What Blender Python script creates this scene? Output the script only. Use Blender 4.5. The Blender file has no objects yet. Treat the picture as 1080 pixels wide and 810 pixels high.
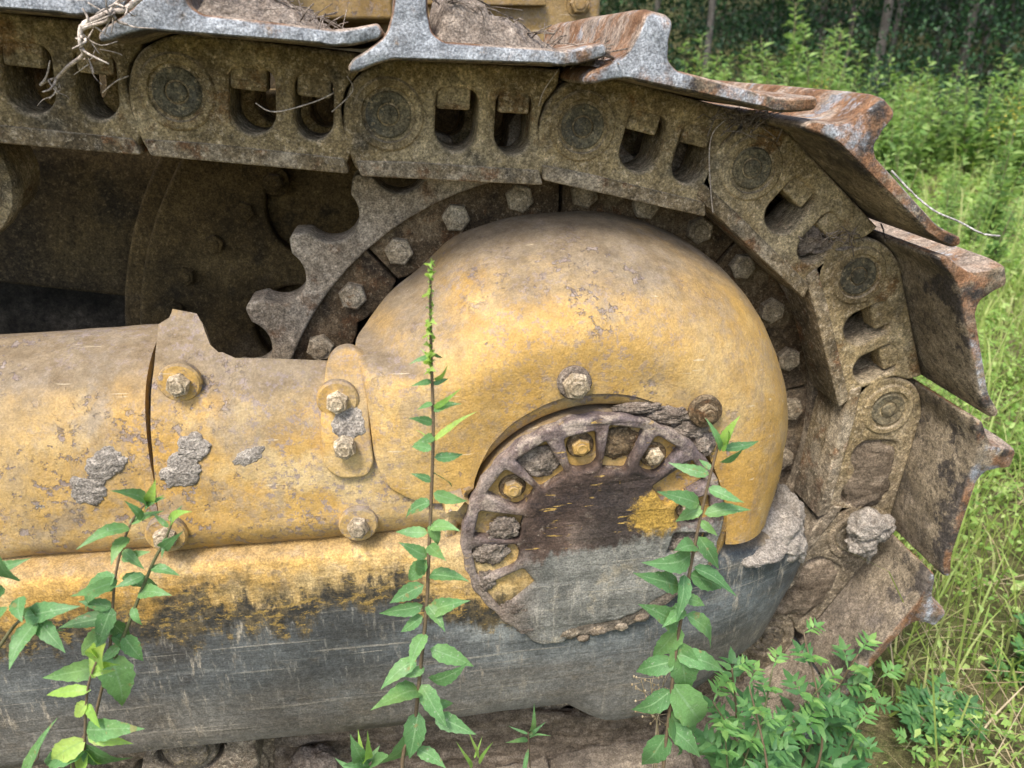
import bpy, bmesh, math, random
import numpy as np
from mathutils import Vector, Matrix, noise as mnoise
random.seed(7); rng = np.random.default_rng(11)
S = bpy.context.scene; COL = S.collection
R_ = math.radians
H = 1.08                                    # camera height above the ground
FPX, YAW, PIT = 800.0, .1419, .4124         # photograph's lens (pixels at 1080 wide) and view angles
cr = np.array([math.cos(YAW), -math.sin(YAW), 0]); cf = np.array([math.sin(YAW)*math.cos(PIT), math.cos(YAW)*math.cos(PIT), -math.sin(PIT)]); cu = np.cross(cr, cf)
def G(x, y, Y):                             # the real point a distance Y out, measured off the photograph
    d = cf + cr*(x-540)/FPX - cu*(y-405)/FPX; q = d*(Y/d[1]); q[2] += H; return q
# ---------------------------------------------------------------- objects
def tag(o, label=None, cat=None, group=None, kind=None):
    if label: o['label'] = label
    if cat: o['category'] = cat
    if group: o['group'] = group
    if kind: o['kind'] = kind
    return o
def empty(name, loc, label, cat, group=None):
    o = bpy.data.objects.new(name, None); COL.objects.link(o); o.location = loc; o.empty_display_size = .1
    return tag(o, label, cat, group)
def wl(o):                                  # world location of a root
    return Vector(o.location) if o.parent is None else Vector((0, 0, 0))
def adopt(o, parent):
    if parent is not None:
        o.parent = parent
        if parent.type == 'EMPTY': o.matrix_parent_inverse = Matrix.Translation(-Vector(parent.location))
def obj(name, me, mat, parent=None, angle=38, smooth=True):
    me.name = name
    if mat is not None: me.materials.clear(); me.materials.append(mat)
    if smooth:
        for p in me.polygons: p.use_smooth = True
        if angle: me.set_sharp_from_angle(angle=R_(angle))
    o = bpy.data.objects.new(name, me); COL.objects.link(o); adopt(o, parent); return o
def mesh(v, f):
    me = bpy.data.meshes.new('m'); me.from_pydata([tuple(map(float, p)) for p in v], [], f); me.update(); return me
def plate(loops, y0, y1, bev=.003, res=2):  # outlines in (x, z), thickness along y, holes allowed, bevelled
    cu_ = bpy.data.curves.new('c', 'CURVE'); cu_.dimensions = '2D'; cu_.fill_mode = 'BOTH'
    for lp in loops:
        s = cu_.splines.new('POLY'); s.points.add(len(lp)-1); s.use_cyclic_u = True
        for i, (a, b) in enumerate(lp): s.points[i].co = (a, b, 0, 1)
    cu_.bevel_depth = bev; cu_.bevel_resolution = res; cu_.offset = -bev; cu_.extrude = max((y1-y0)/2-bev, 1e-4)
    ob = bpy.data.objects.new('t', cu_); me = bpy.data.meshes.new_from_object(ob)
    bpy.data.objects.remove(ob); bpy.data.curves.remove(cu_)
    me.transform(Matrix.Translation((0, (y0+y1)/2, 0)) @ Matrix.Rotation(math.pi/2, 4, 'X'))
    bm = bmesh.new(); bm.from_mesh(me); bmesh.ops.remove_doubles(bm, verts=bm.verts, dist=1e-5)
    bm.to_mesh(me); bm.free(); return me
def join(ms):
    bm = bmesh.new()
    for m in ms: bm.from_mesh(m)
    me = bpy.data.meshes.new('j'); bm.to_mesh(me); bm.free()
    for m in ms: bpy.data.meshes.remove(m)
    return me
def lathe(prof, cx, cz, n=48, a0=0, a1=2*math.pi):   # prof (r, y) turned round an axis along y
    full = abs(a1-a0-2*math.pi) < 1e-6; v = []; f = []; m = n if full else n+1
    for i in range(m):
        a = a0+(a1-a0)*i/n
        for r, y in prof: v.append((cx+r*math.cos(a), y, cz+r*math.sin(a)))
    k = len(prof)
    for i in range(n):
        for j in range(k-1):
            a = i*k+j; b = ((i+1) % m)*k+j; f.append((a, b, b+1, a+1))
    return mesh(v, f)
def tube(pts, rad, n=6):
    v = []; f = []; pts = [Vector(p) for p in pts]
    if not hasattr(rad, '__len__'): rad = [rad]*len(pts)
    for i, p in enumerate(pts):
        t = (pts[min(i+1, len(pts)-1)]-pts[max(i-1, 0)]).normalized(); a = t.orthogonal().normalized(); b = t.cross(a)
        for k in range(n):
            w = 2*math.pi*k/n; v.append(p+(a*math.cos(w)+b*math.sin(w))*rad[i])
    for i in range(len(pts)-1):
        for k in range(n):
            a = i*n+k; b = i*n+(k+1) % n; f.append((a, b, b+n, a+n))
    f.append(tuple(range(n-1, -1, -1))); f.append(tuple(range((len(pts)-1)*n, len(pts)*n))); return mesh(v, f)
def spline(p, sub=6, closed=False):
    p = [np.array(q, float) for q in p]; n = len(p); out = []
    for i in range(n if closed else n-1):
        if closed: a, b, c, d = p[i-1], p[i], p[(i+1) % n], p[(i+2) % n]
        else: a, b, c, d = p[max(i-1, 0)], p[i], p[i+1], p[min(i+2, n-1)]
        for k in range(sub):
            t = k/sub; out.append(.5*(2*b+(c-a)*t+(2*a-5*b+4*c-d)*t*t+(3*b-a-3*c+d)*t**3))
    if not closed: out.append(p[-1])
    return out
def rounded(pts, r, n=4):                   # closed polygon with rounded corners; r one value or one per corner
    out = []; m = len(pts)
    for i in range(m):
        p0, p, p1 = Vector(pts[i-1]), Vector(pts[i]), Vector(pts[(i+1) % m]); rr = r[i] if hasattr(r, '__len__') else r
        a = (p0-p); b = (p1-p); d = min(rr, a.length*.48, b.length*.48)
        if d < 1e-5: out.append(tuple(p)); continue
        A = p+a.normalized()*d; B = p+b.normalized()*d
        for k in range(n+1):
            t = k/n; q = A*(1-t)**2+p*2*t*(1-t)+B*t*t; out.append((q.x, q.y))
    return out
def arc(cx, cz, r, a0, a1, n):
    return [(cx+r*math.cos(R_(a0+(a1-a0)*i/n)), cz+r*math.sin(R_(a0+(a1-a0)*i/n))) for i in range(n+1)]
def grid(rows):                             # rows of points -> surface
    n = len(rows[0]); v = [p for r in rows for p in r]; f = []
    for i in range(len(rows)-1):
        for j in range(n-1): a = i*n+j; f.append((a, a+1, a+n+1, a+n))
    return mesh(v, f)
def solidify(me, t, sign=1):                # real thickness, offset along the normals
    me.update(); bm = bmesh.new(); bm.from_mesh(me); bmesh.ops.recalc_face_normals(bm, faces=bm.faces); bm.normal_update()
    if sum(f.normal.y*f.calc_area() for f in bm.faces) > 0: bmesh.ops.reverse_faces(bm, faces=bm.faces); bm.normal_update()
    vs = list(bm.verts); nn = [v.normal.copy() for v in vs]; bnd = [e for e in bm.edges if len(e.link_faces) == 1]
    fs = list(bm.faces); new = [bm.verts.new(v.co+n*(t*sign)) for v, n in zip(vs, nn)]; ix = {v: i for i, v in enumerate(vs)}
    for f in fs: bm.faces.new([new[ix[v]] for v in reversed(f.verts)])
    for e in bnd:
        a, b = e.verts
        try: bm.faces.new([a, b, new[ix[b]], new[ix[a]]])
        except ValueError: pass
    bmesh.ops.recalc_face_normals(bm, faces=bm.faces); bm.to_mesh(me); bm.free(); return me
def rough_up(me, amp, sc, amp2=0, sc2=1, seed=0):
    for v in me.vertices:
        d = mnoise.noise(v.co*sc+Vector((seed, 0, 0)))*amp
        if amp2: d += mnoise.noise(v.co*sc2+Vector((0, seed, 3)))*amp2
        v.co += v.normal*d
    me.update(); return me
def blob(c, size, amp=.3, sc=3, sub=4, seed=0, rot=0, flat=None):
    bm = bmesh.new(); bmesh.ops.create_icosphere(bm, subdivisions=sub, radius=1)
    Mx = Matrix.Translation(Vector(c)) @ Matrix.Rotation(rot, 4, 'Y') @ Matrix.Diagonal((*size, 1))
    for v in bm.verts:
        p = v.co.copy(); o = Vector((seed*3.1, seed*1.7, seed))
        k = 1+amp*(.75*mnoise.noise(p*sc*.7+o)+.35*mnoise.noise(p*sc*1.9+o)+.16*mnoise.noise(p*sc*5+o)+.08*mnoise.noise(p*sc*11+o))
        v.co = p*k
    bmesh.ops.transform(bm, matrix=Mx, verts=bm.verts); me = bpy.data.meshes.new('b'); bm.to_mesh(me); bm.free(); return me
def hexbolt(r, h, c, washer=0, wh=.004, cham=True, rot=0, shank=True):   # axis towards -y, seated at c
    ms = []; x, y, z = c
    if washer: ms.append(lathe([(0, 0), (washer*.96, 0), (washer, .0012), (washer, wh)], 0, 0, 28)); base = wh
    else: base = 0
    def hx(rr, yy, tw=0): return [(rr*math.cos(R_(60*k+rot)), yy, rr*math.sin(R_(60*k+rot))) for k in range(6)]
    v = hx(r, 0)+hx(r, h*.82)+hx(r*.86, h); f = []
    for s in (0, 6):
        for k in range(6): f.append((s+k, s+(k+1) % 6, s+6+(k+1) % 6, s+6+k))
    f.append(tuple(range(12, 18))); ms.append(mesh(v, f))
    if shank: ms.append(lathe([(r*.58, h), (r*.56, h+.0022), (r*.45, h+.003), (0, h+.0022)], 0, 0, 20))
    for i, m in enumerate(ms):
        if not (washer and i == 0): m.transform(Matrix.Translation((0, base, 0)))
    if washer: ms[0].transform(Matrix.Diagonal((1, -1, 1, 1)) @ Matrix.Translation((0, -wh, 0))); ms[0].transform(Matrix.Diagonal((1, -1, 1, 1)))
    me = join(ms)
    me.transform(Matrix.Translation((x, y, z)) @ Matrix.Diagonal((1, -1, 1, 1)))
    bm = bmesh.new(); bm.from_mesh(me); bmesh.ops.recalc_face_normals(bm, faces=bm.faces); bm.to_mesh(me); bm.free(); return me
# ---------------------------------------------------------------- materials
class NT:
    def __init__(s, name):
        s.m = bpy.data.materials.new(name); s.m.use_nodes = True; s.t = s.m.node_tree; s.b = s.t.nodes['Principled BSDF']
        s.geo = s.t.nodes.new('ShaderNodeNewGeometry'); s.P = s.geo.outputs['Position']
    def n(s, k, **kw):
        o = s.t.nodes.new(k)
        for a, b in kw.items(): setattr(o, a, b)
        return o
    def set(s, sock, v):
        if isinstance(v, bpy.types.NodeSocket): s.t.links.new(v, sock)
        elif isinstance(v, tuple) and len(v) == 3 and sock.type == 'RGBA': sock.default_value = (*v, 1)
        else: sock.default_value = v
    def vec(s, sc=(1, 1, 1), rot=(0, 0, 0), src=None):
        o = s.n('ShaderNodeMapping'); s.set(o.inputs['Vector'], src or s.P); o.inputs['Scale'].default_value = sc; o.inputs['Rotation'].default_value = rot; return o.outputs[0]
    def noise(s, sc, det=5, ro=.6, vec=None, dist=0, off=0):
        o = s.n('ShaderNodeTexNoise'); o.inputs['Scale'].default_value = sc; o.inputs['Detail'].default_value = det; o.inputs['Roughness'].default_value = ro; o.inputs['Distortion'].default_value = dist
        v = vec or s.P
        if off: v = s.vm('ADD', v, (off, off*.7, -off))
        s.set(o.inputs['Vector'], v); return o.outputs['Fac']
    def vor(s, sc, vec=None, feat='F1'):
        o = s.n('ShaderNodeTexVoronoi', feature=feat); o.inputs['Scale'].default_value = sc; s.set(o.inputs['Vector'], vec or s.P); return o.outputs['Distance']
    def vm(s, op, a, b):
        o = s.n('ShaderNodeVectorMath', operation=op); s.set(o.inputs[0], a); s.set(o.inputs[1], b); return o.outputs['Value' if op in ('DISTANCE', 'DOT_PRODUCT', 'LENGTH') else 'Vector']
    def ma(s, op, a, b=0.0, clamp=False):
        o = s.n('ShaderNodeMath', operation=op, use_clamp=clamp); s.set(o.inputs[0], a); s.set(o.inputs[1], b); return o.outputs[0]
    def thr(s, v, lo, hi, a=0., b=1.):
        o = s.n('ShaderNodeMapRange', interpolation_type='SMOOTHSTEP'); s.set(o.inputs[0], v); o.inputs[1].default_value = lo; o.inputs[2].default_value = hi; o.inputs[3].default_value = a; o.inputs[4].default_value = b; return o.outputs[0]
    def mix(s, f, a, b):
        o = s.n('ShaderNodeMix', data_type='RGBA'); s.set(o.inputs['Factor'], f); s.set(o.inputs[6], a); s.set(o.inputs[7], b); return o.outputs[2]
    def ramp(s, f, *st):
        o = s.n('ShaderNodeValToRGB'); e = o.color_ramp.elements
        while len(e) < len(st): e.new(.5)
        for x, (p, c) in zip(e, st): x.position = p; x.color = (*c, 1)
        s.set(o.inputs[0], f); return o.outputs[0]
    def xyz(s, v=None):
        o = s.n('ShaderNodeSeparateXYZ'); s.set(o.inputs[0], v or s.P); return o.outputs
    def nz(s): return s.xyz(s.geo.outputs['Normal'])[2]
    def near(s, c, r, soft, nz=None):       # 1 inside a patch round a point, ragged by noise
        d = s.vm('DISTANCE', s.P, tuple(map(float, c)))
        if nz is not None: d = s.ma('ADD', d, nz)
        return s.thr(d, r, r-soft) if False else s.ma('SUBTRACT', 1.0, s.thr(d, r-soft, r))
    def bump(s, h, dist, st=1.0, nrm=None):
        o = s.n('ShaderNodeBump'); o.inputs['Strength'].default_value = st; o.inputs['Distance'].default_value = dist; s.set(o.inputs['Height'], h)
        if nrm is not None: s.set(o.inputs['Normal'], nrm)
        return o.outputs[0]
    def grit(s, col, k):
        n1 = s.thr(s.noise(430, 2, .6, off=101), .36, .64, 1-k, 1+k); n2 = s.thr(s.noise(120, 5, .75, off=103), .40, .60, 1-k*.75, 1+k*.6); n3 = s.thr(s.noise(28, 6, .72, off=105), .40, .60, 1-k*.6, 1+k*.5)
        o = s.n('ShaderNodeVectorMath', operation='SCALE'); s.set(o.inputs[0], col); s.set(o.inputs[3], s.ma('MULTIPLY', s.ma('MULTIPLY', n1, n2), n3)); return o.outputs[0]
    def out(s, col, rough=.75, nrm=None, metal=0., spec=.3, grit=.30):
        if grit: col = s.grit(col, grit)
        s.set(s.b.inputs['Base Color'], col); s.set(s.b.inputs['Roughness'], rough); s.set(s.b.inputs['Metallic'], metal); s.b.inputs['Specular IOR Level'].default_value = spec
        if nrm is not None: s.set(s.b.inputs['Normal'], nrm)
        return s.m
YEL1, YEL2, YEL3 = (.38, .220, .050), (.475, .298, .088), (.52, .395, .205)
DUST = (.36, .30, .235); CHIP = (.17, .13, .13)
def yellow(s, fade=.5, k=1.):
    c = s.ramp(s.noise(3.1, 4), (.38, tuple(q*k for q in YEL1)), (.62, tuple(q*k for q in YEL2)))
    c = s.mix(s.ma('MULTIPLY', s.thr(s.noise(9, 7, .65, off=5), .44, .62), fade), c, YEL3)
    return s.mix(s.ma('MULTIPLY', s.thr(s.noise(26, 6, .7, off=2), .5, .75), .45), c, (.40, .21, .04))
def m_yellow(name, dust=.5, chips=.5, fade=.5, extra=None, k=1.):
    s = NT(name); c = yellow(s, fade, k)
    dn = s.noise(7, 8, .68, off=9); up = s.nz()
    dm = s.thr(s.ma('ADD', s.ma('MULTIPLY', up, .75), s.ma('MULTIPLY', dn, 1.15)), 1.08-dust*.55, 1.50-dust*.5)
    run = s.noise(1, 8, .74, vec=s.vec((24, 24, 6), (0, .12, 0)), off=91); c = s.mix(s.ma('MULTIPLY', s.ma('MULTIPLY', s.thr(run, .50, .62), s.thr(s.noise(6, 5, .65, off=93), .42, .58)), .25+.45*dust), c, (.20, .155, .11))
    film = s.thr(s.noise(5, 9, .74, off=51), .40, .60); c = s.mix(s.ma('MULTIPLY', film, .15+.5*max(0, dust-.4)*2), c, (.335, .255, .145))
    st = s.noise(1, 6, .6, vec=s.vec((42, 42, 7)))
    c = s.mix(s.ma('MULTIPLY', s.thr(st, .55, .75), .35*dust), c, (.38, .30, .20))
    dcol = s.ramp(s.noise(38, 6, .7), (.3, (.105, .080, .055)), (.7, (.235, .190, .135)))
    c = s.mix(s.ma('MULTIPLY', dm, .88), c, dcol)
    sp = s.noise(70, 6, .72, off=3); ar = s.noise(8, 5, .6, off=7)
    ch = s.ma('MULTIPLY', s.thr(sp, .56, .60), s.thr(ar, .55-chips*.12, .66-chips*.1))
    big = s.thr(s.noise(22, 8, .7, off=13), .672-chips*.02, .690-chips*.02)
    chm = s.ma('MAXIMUM', ch, big)
    c = s.mix(s.ma('MULTIPLY', chm, .85), c, s.ramp(s.noise(90, 3), (.3, CHIP), (.7, (.30, .25, .22))))
    scr = s.noise(1, 3, .5, vec=s.vec((9, 120, 150), (0, .7, 0))); c = s.mix(s.ma('MULTIPLY', s.thr(scr, .70, .74), .5), c, (.62, .52, .36))
    blot = s.thr(s.noise(17, 9, .76, off=27), .52, .63); c = s.mix(s.ma('MULTIPLY', blot, .55*dust+.15), c, (.26, .215, .165))
    grn = s.ma('MULTIPLY', s.thr(s.noise(115, 7, .75, off=33), .52, .58), s.thr(s.noise(5.5, 6, .65, off=37), .40, .62)); c = s.mix(s.ma('MULTIPLY', grn, .42+chips*.40), c, (.235, .19, .175))
    fine = s.thr(s.noise(260, 3, .6), .60, .68); c = s.mix(s.ma('MULTIPLY', fine, .35), c, (.24, .18, .11))
    if extra: c = extra(s, c)
    h = s.ma('ADD', s.ma('MULTIPLY', chm, -.5), s.ma('ADD', s.ma('MULTIPLY', s.noise(150, 6, .75), .5), s.ma('MULTIPLY', s.noise(25, 7, .68), .8)))
    return s.out(c, s.mix(dm, (.52,)*3, (.9,)*3), s.bump(h, .0035, .8), spec=.35, grit=.105)
def m_steel(name, cols, dust=(.3, .24, .16), damt=.4, rust=None, ramt=.3, dark=None, scale=1., bump=.004, rough=.8, spec=.25, speck=.4, mudz=True):
    s = NT(name)
    c = s.ramp(s.noise(7*scale, 8, .65), (.36, cols[0]), (.5, cols[1]), (.64, cols[2]))
    if dark: c = s.mix(s.ma('MULTIPLY', s.thr(s.noise(13*scale, 6, .65, off=4), .54, .68), .75), c, dark)
    if rust: c = s.mix(s.ma('MULTIPLY', s.thr(s.noise(16*scale, 7, .68, off=8), .62-ramt*.25, .70-ramt*.2), .8), c, s.ramp(s.noise(60, 5), (.3, rust[0]), (.7, rust[1])))
    dm = s.thr(s.ma('ADD', s.ma('MULTIPLY', s.nz(), .5), s.ma('MULTIPLY', s.noise(19*scale, 9, .72, off=6), 1.1)), 1.05-damt*.7, 1.35-damt*.6)
    c = s.mix(s.ma('MULTIPLY', dm, .85), c, s.ramp(s.noise(75, 6, .7), (.3, tuple(x*.68 for x in dust)), (.7, tuple(x*1.2 for x in dust))))
    if mudz:
        lowm = s.thr(s.ma('ADD', s.xyz()[2], s.ma('MULTIPLY', s.noise(12, 6, .65, off=41), .55)), .98, .62); c = s.mix(s.ma('MULTIPLY', lowm, .82), c, s.ramp(s.noise(1, 8, .72, vec=s.vec((28, 60, 60))), (.36, (.10, .080, .060)), (.64, (.30, .245, .185))))
    c = s.mix(s.ma('MULTIPLY', s.thr(s.noise(210, 4, .65), .54, .62), speck), c, tuple(x*.45 for x in cols[0]))
    c = s.mix(s.ma('MULTIPLY', s.thr(s.noise(170, 4, .65, off=17), .55, .63), speck), c, tuple(min(1, x*1.5) for x in dust))
    gr = s.noise(95*scale**.5, 8, .78, off=61); c = s.mix(s.ma('MULTIPLY', s.thr(gr, .48, .40), .4), c, tuple(x*.40 for x in cols[1])); c = s.mix(s.ma('MULTIPLY', s.thr(gr, .53, .64), .34), c, tuple(min(1, x*1.15) for x in dust))
    h = s.ma('ADD', s.ma('MULTIPLY', s.noise(55, 8, .72), 1.), s.ma('ADD', s.ma('MULTIPLY', gr, .6), s.ma('MULTIPLY', s.noise(18, 4), .9)))
    h = s.ma('ADD', h, s.ma('MULTIPLY', dm, .35))
    return s.out(c, rough, s.bump(h, bump, .9), spec=spec)
def m_mud(name, a=(.22, .175, .135), b=(.42, .36, .30), sc=40, bump=.006):
    s = NT(name); c = s.ramp(s.noise(sc, 8, .7), (.3, a), (.7, b)); c = s.mix(s.ma('MULTIPLY', s.thr(s.noise(sc*4, 4), .56, .66), .5), c, tuple(x*.5 for x in a))
    return s.out(c, .95, s.bump(s.ma('ADD', s.noise(sc*1.5, 8, .75), s.ma('MULTIPLY', s.noise(sc*7, 3), .3)), bump), spec=.1)
def m_leaf(name, c0, c1, c2, trans=.35, rough=.5, midrib=None):
    s = NT(name); r = s.geo.outputs['Random Per Island']
    c = s.ramp(r, (0, c0), (.55, c1), (1, c2)); c = s.mix(s.ma('MULTIPLY', s.thr(s.noise(45, 4), .4, .7), .3), c, tuple(x*.6 for x in c1))
    if midrib:
        u = s.n('ShaderNodeUVMap'); x = s.xyz(u.outputs[0]); w = s.ma('ABSOLUTE', s.ma('SUBTRACT', x[0], .5))
        vein = s.ma('ABSOLUTE', s.ma('SUBTRACT', s.ma('FRACT', s.ma('ADD', s.ma('MULTIPLY', x[1], 9), s.ma('MULTIPLY', w, -5))), .5))
        c = s.mix(s.ma('MULTIPLY', s.thr(vein, .10, .02), .35), c, midrib); c = s.mix(s.ma('MULTIPLY', s.thr(w, .05, .02), .8), c, midrib)
    if midrib:
        c = s.mix(s.ma('MULTIPLY', s.thr(s.noise(75, 4, .6, off=7), .64, .68), .7), c, (.26, .20, .08)); c = s.mix(s.ma('MULTIPLY', s.thr(s.noise(420, 2, .5, off=8), .64, .70), .45), c, (.42, .46, .34)); c = s.mix(s.ma('MULTIPLY', s.thr(s.noise(14, 3, .6, off=9), .52, .68), .45), c, (c2[0]*1.25, c2[1], c2[2]*.8))
    s.out(c, rough, s.bump(s.noise(120, 3), .0008, .6), spec=.35, grit=.10)
    tr = s.n('ShaderNodeBsdfTranslucent'); s.set(tr.inputs[0], s.mix(.5, c, (c1[0]*1.8, c1[1]*1.7, c1[2])))
    mx = s.n('ShaderNodeMixShader'); mx.inputs[0].default_value = trans
    s.t.links.new(s.b.outputs[0], mx.inputs[1]); s.t.links.new(tr.outputs[0], mx.inputs[2])
    s.t.links.new(mx.outputs[0], s.t.nodes['Material Output'].inputs[0]); return s.m
M = {}
M['guard'] = m_yellow('guard_yellow_paint', .44, .38, .5)
M['cover'] = m_yellow('cover_yellow_paint', .70, 1.0, .85)
M['body'] = m_yellow('body_yellow_paint', .35, .4, .2, None, .5)
M['link'] = m_steel('dusty_olive_steel', ((.195, .140, .070), (.38, .285, .145), (.52, .415, .245)), (.54, .44, .30), .58, ((.16, .075, .025), (.27, .14, .05)), .2, (.085, .080, .066), bump=.010)
M['rail'] = m_steel('worn_rail_steel', ((.090, .068, .040), (.23, .172, .095), (.40, .33, .23)), (.46, .385, .28), .5, ((.14, .06, .025), (.28, .14, .06)), .3, (.07, .065, .055), scale=1.6, bump=.006)
M['boss'] = m_steel('dusty_pin_steel', ((.085, .075, .050), (.165, .145, .095), (.25, .20, .115)), (.34, .26, .14), .40, None, 0, (.095, .092, .078), bump=.008)
M['sprocket'] = m_steel('sprocket_tooth_steel', ((.22, .17, .115), (.33, .265, .185), (.42, .35, .26)), (.46, .385, .29), .45, ((.13, .065, .03), (.22, .12, .06)), .35, (.12, .10, .08), bump=.004)
M['flange'] = m_steel('rusty_sprocket_steel', ((.075, .050, .027), (.155, .103, .054), (.26, .19, .11)), (.31, .24, .15), .35, ((.10, .048, .020), (.19, .095, .04)), .3, (.030, .022, .016), scale=2, bump=.005)
M['bolt'] = m_steel('dusty_bolt_steel', ((.26, .20, .12), (.38, .30, .195), (.46, .385, .27)), (.48, .40, .29), .4, ((.17, .08, .03), (.28, .15, .06)), .15, None, scale=3, bump=.003)
M['hubpart'] = m_steel('olive_drive_case', ((.070, .046, .018), (.125, .082, .030), (.185, .125, .050)), (.20, .14, .065), .2, None, 0, (.035, .027, .015), bump=.003)
M['hull'] = m_steel('dirty_frame_steel', ((.040, .030, .018), (.095, .066, .030), (.16, .112, .045)), (.17, .125, .065), .15, None, 0, (.026, .023, .018), scale=.5, bump=.002)
M['dark'] = m_steel('shade_black', ((.012, .011, .010), (.02, .018, .015), (.03, .027, .022)), (.03, .026, .02), -.5, speck=0)  # near-black; paints shade into the cap recess and the lower hull
M['mud'] = m_mud('dried_mud', (.165, .125, .095), (.37, .31, .25), 60, .010); M['mudlight'] = m_mud('grey_dried_mud', (.27, .235, .195), (.45, .40, .34), 75, .007)
s = NT('caked_mud'); st = s.noise(1, 8, .72, vec=s.vec((9, 30, 60))); cc_ = s.ramp(st, (.3, (.10, .075, .052)), (.5, (.20, .155, .11)), (.72, (.34, .275, .205)))
M['caked'] = s.out(cc_, .95, s.bump(s.ma('ADD', st, s.noise(70, 8, .74)), .008), spec=.1)
M['debris'] = m_mud('packed_debris', (.22, .17, .13), (.50, .42, .345), 110, .008)
# shoe: bare blue-grey ends and grouser, rust, olive dirt on the inner face
s = NT('track_shoe_steel'); tc = s.n('ShaderNodeTexCoord'); L = s.xyz(tc.outputs['Object']); nl = s.xyz(tc.outputs['Normal'])
grey = s.ramp(s.noise(45, 8, .7), (.3, (.20, .215, .23)), (.7, (.40, .42, .44)))
rust = s.ramp(s.noise(30, 8, .72, off=3), (.25, (.11, .055, .030)), (.5, (.22, .115, .058)), (.75, (.36, .25, .17)))
tan = s.ramp(s.noise(60, 8, .75, off=5), (.3, (.20, .15, .11)), (.7, (.45, .36, .28)))
inner = s.ramp(s.noise(9, 9, .70, off=1), (.36, (.075, .062, .046)), (.5, (.195, .155, .102)), (.64, (.34, .275, .19)))
inner = s.mix(s.ma('MULTIPLY', s.thr(s.noise(34, 8, .72, off=6), .50, .64), .6), inner, (.30, .245, .18))
inner = s.mix(s.ma('MULTIPLY', s.thr(s.noise(110, 7, .74, off=6), .52, .60), .65), inner, (.055, .045, .036)); inner = s.mix(s.ma('MULTIPLY', s.thr(s.ma('ADD', s.noise(14, 8, .74, off=23), s.ma('MULTIPLY', s.thr(L[1], -.02, -.11), .16)), .62, .68), .85), inner, (.045, .040, .040)); inner = s.mix(s.thr(s.ma('ADD', s.xyz()[2], s.ma('MULTIPLY', s.noise(12, 6), .5)), .75, .45, 0, .6), inner, s.ramp(s.noise(60, 8, .75, off=5), (.3, (.15, .12, .095)), (.7, (.37, .31, .245))))
outer = s.mix(s.thr(s.noise(11, 8, .68, off=2), .44, .56), rust, tan)
outer = s.mix(s.ma('MULTIPLY', s.thr(s.noise(23, 7, .7, off=9), .56, .64), .8), outer, grey)
down = s.thr(nl[2], -.25, -.6)
endm = s.thr(nl[1], -.35, -.75)
wx = s.thr(s.xyz()[0], .12, .40, 0, .17); endc = s.mix(s.thr(s.ma('ADD', s.noise(15, 8, .7, off=12), wx), .53, .66), grey, s.mix(s.thr(s.noise(21, 7, .7, off=19), .42, .56), rust, inner)); endc = s.mix(s.thr(s.noise(40, 7, .7, off=15), .60, .72), endc, tan)
c = s.mix(down, outer, inner); c = s.mix(endm, c, endc)
h = s.ma('ADD', s.noise(70, 9, .72), s.ma('MULTIPLY', s.noise(14, 5), .8))
M['shoe'] = s.out(c, .78, s.bump(h, .007, .9), spec=.22)
# roller frame beam: yellow above, black and scraped slate below, ragged wear line, long scratches
zb = G(300, 628, .745)[2]
s = NT('scraped_beam_paint'); x, y, z = s.xyz()
yl = yellow(s, .7); yl = s.mix(s.ma('MULTIPLY', s.thr(s.noise(60, 6, .7), .54, .62), .5), yl, (.26, .2, .13))
vs_ = s.noise(1, 9, .74, vec=s.vec((38, 38, 11))); hs_ = s.noise(1, 8, .75, vec=s.vec((14, 14, 60)))
lv = s.ma('ADD', z, s.ma('ADD', s.ma('MULTIPLY', s.ma('SUBTRACT', s.noise(5, 4), .5), .13), s.ma('ADD', s.ma('MULTIPLY', s.ma('SUBTRACT', vs_, .5), .17), s.ma('MULTIPLY', s.ma('SUBTRACT', hs_, .5), .06))))
lv = s.ma('SUBTRACT', lv, s.ma('MULTIPLY', s.thr(x, .10, .45), .055)); lv = s.ma('ADD', lv, s.ma('MULTIPLY', s.ma('SUBTRACT', 1., s.thr(s.vm('DISTANCE', s.P, tuple(G(515, 620, .745))), .03, .13)), .045)); lv = s.ma('ADD', lv, s.ma('MULTIPLY', s.ma('SUBTRACT', 1., s.thr(x, -.62, -.33)), .035))
st1 = s.noise(1, 7, .68, vec=s.vec((1.6, 1.6, 26), (0, .05, 0)), dist=.3); st2 = s.noise(1, 4, .6, vec=s.vec((5, 5, 210), (0, .02, 0)))
slate = s.ramp(s.noise(3.5, 8, .68, off=14), (.36, (.052, .058, .060)), (.5, (.118, .130, .130)), (.64, (.22, .23, .215)))
slate = s.mix(s.ma('MULTIPLY', s.thr(s.noise(1, 9, .76, vec=s.vec((3.2, 3.2, 7)), off=111), .48, .58), .60), slate, (.046, .047, .042)); slate = s.mix(s.ma('MULTIPLY', s.thr(s.noise(1, 9, .78, vec=s.vec((7, 7, 16)), off=113), .55, .62), .45), slate, (.15, .125, .09))
slate = s.mix(s.thr(x, .25, -.35, 0, .45), slate, (.06, .055, .048)); slate = s.mix(s.ma('MULTIPLY', s.thr(st1, .46, .62), .55), slate, (.062, .064, .062)); slate = s.mix(s.ma('MULTIPLY', s.thr(st1, .42, .34), .45), slate, (.225, .225, .20))
slate = s.mix(s.ma('MULTIPLY', s.thr(s.noise(6, 8, .72, off=21), .52, .66), .6), slate, (.055, .048, .042))
slate = s.mix(s.ma('MULTIPLY', s.thr(st2, .61, .68), .5), slate, (.33, .30, .24)); slate = s.mix(s.ma('MULTIPLY', s.thr(st2, .38, .33), .55), slate, (.035, .037, .038))
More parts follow.
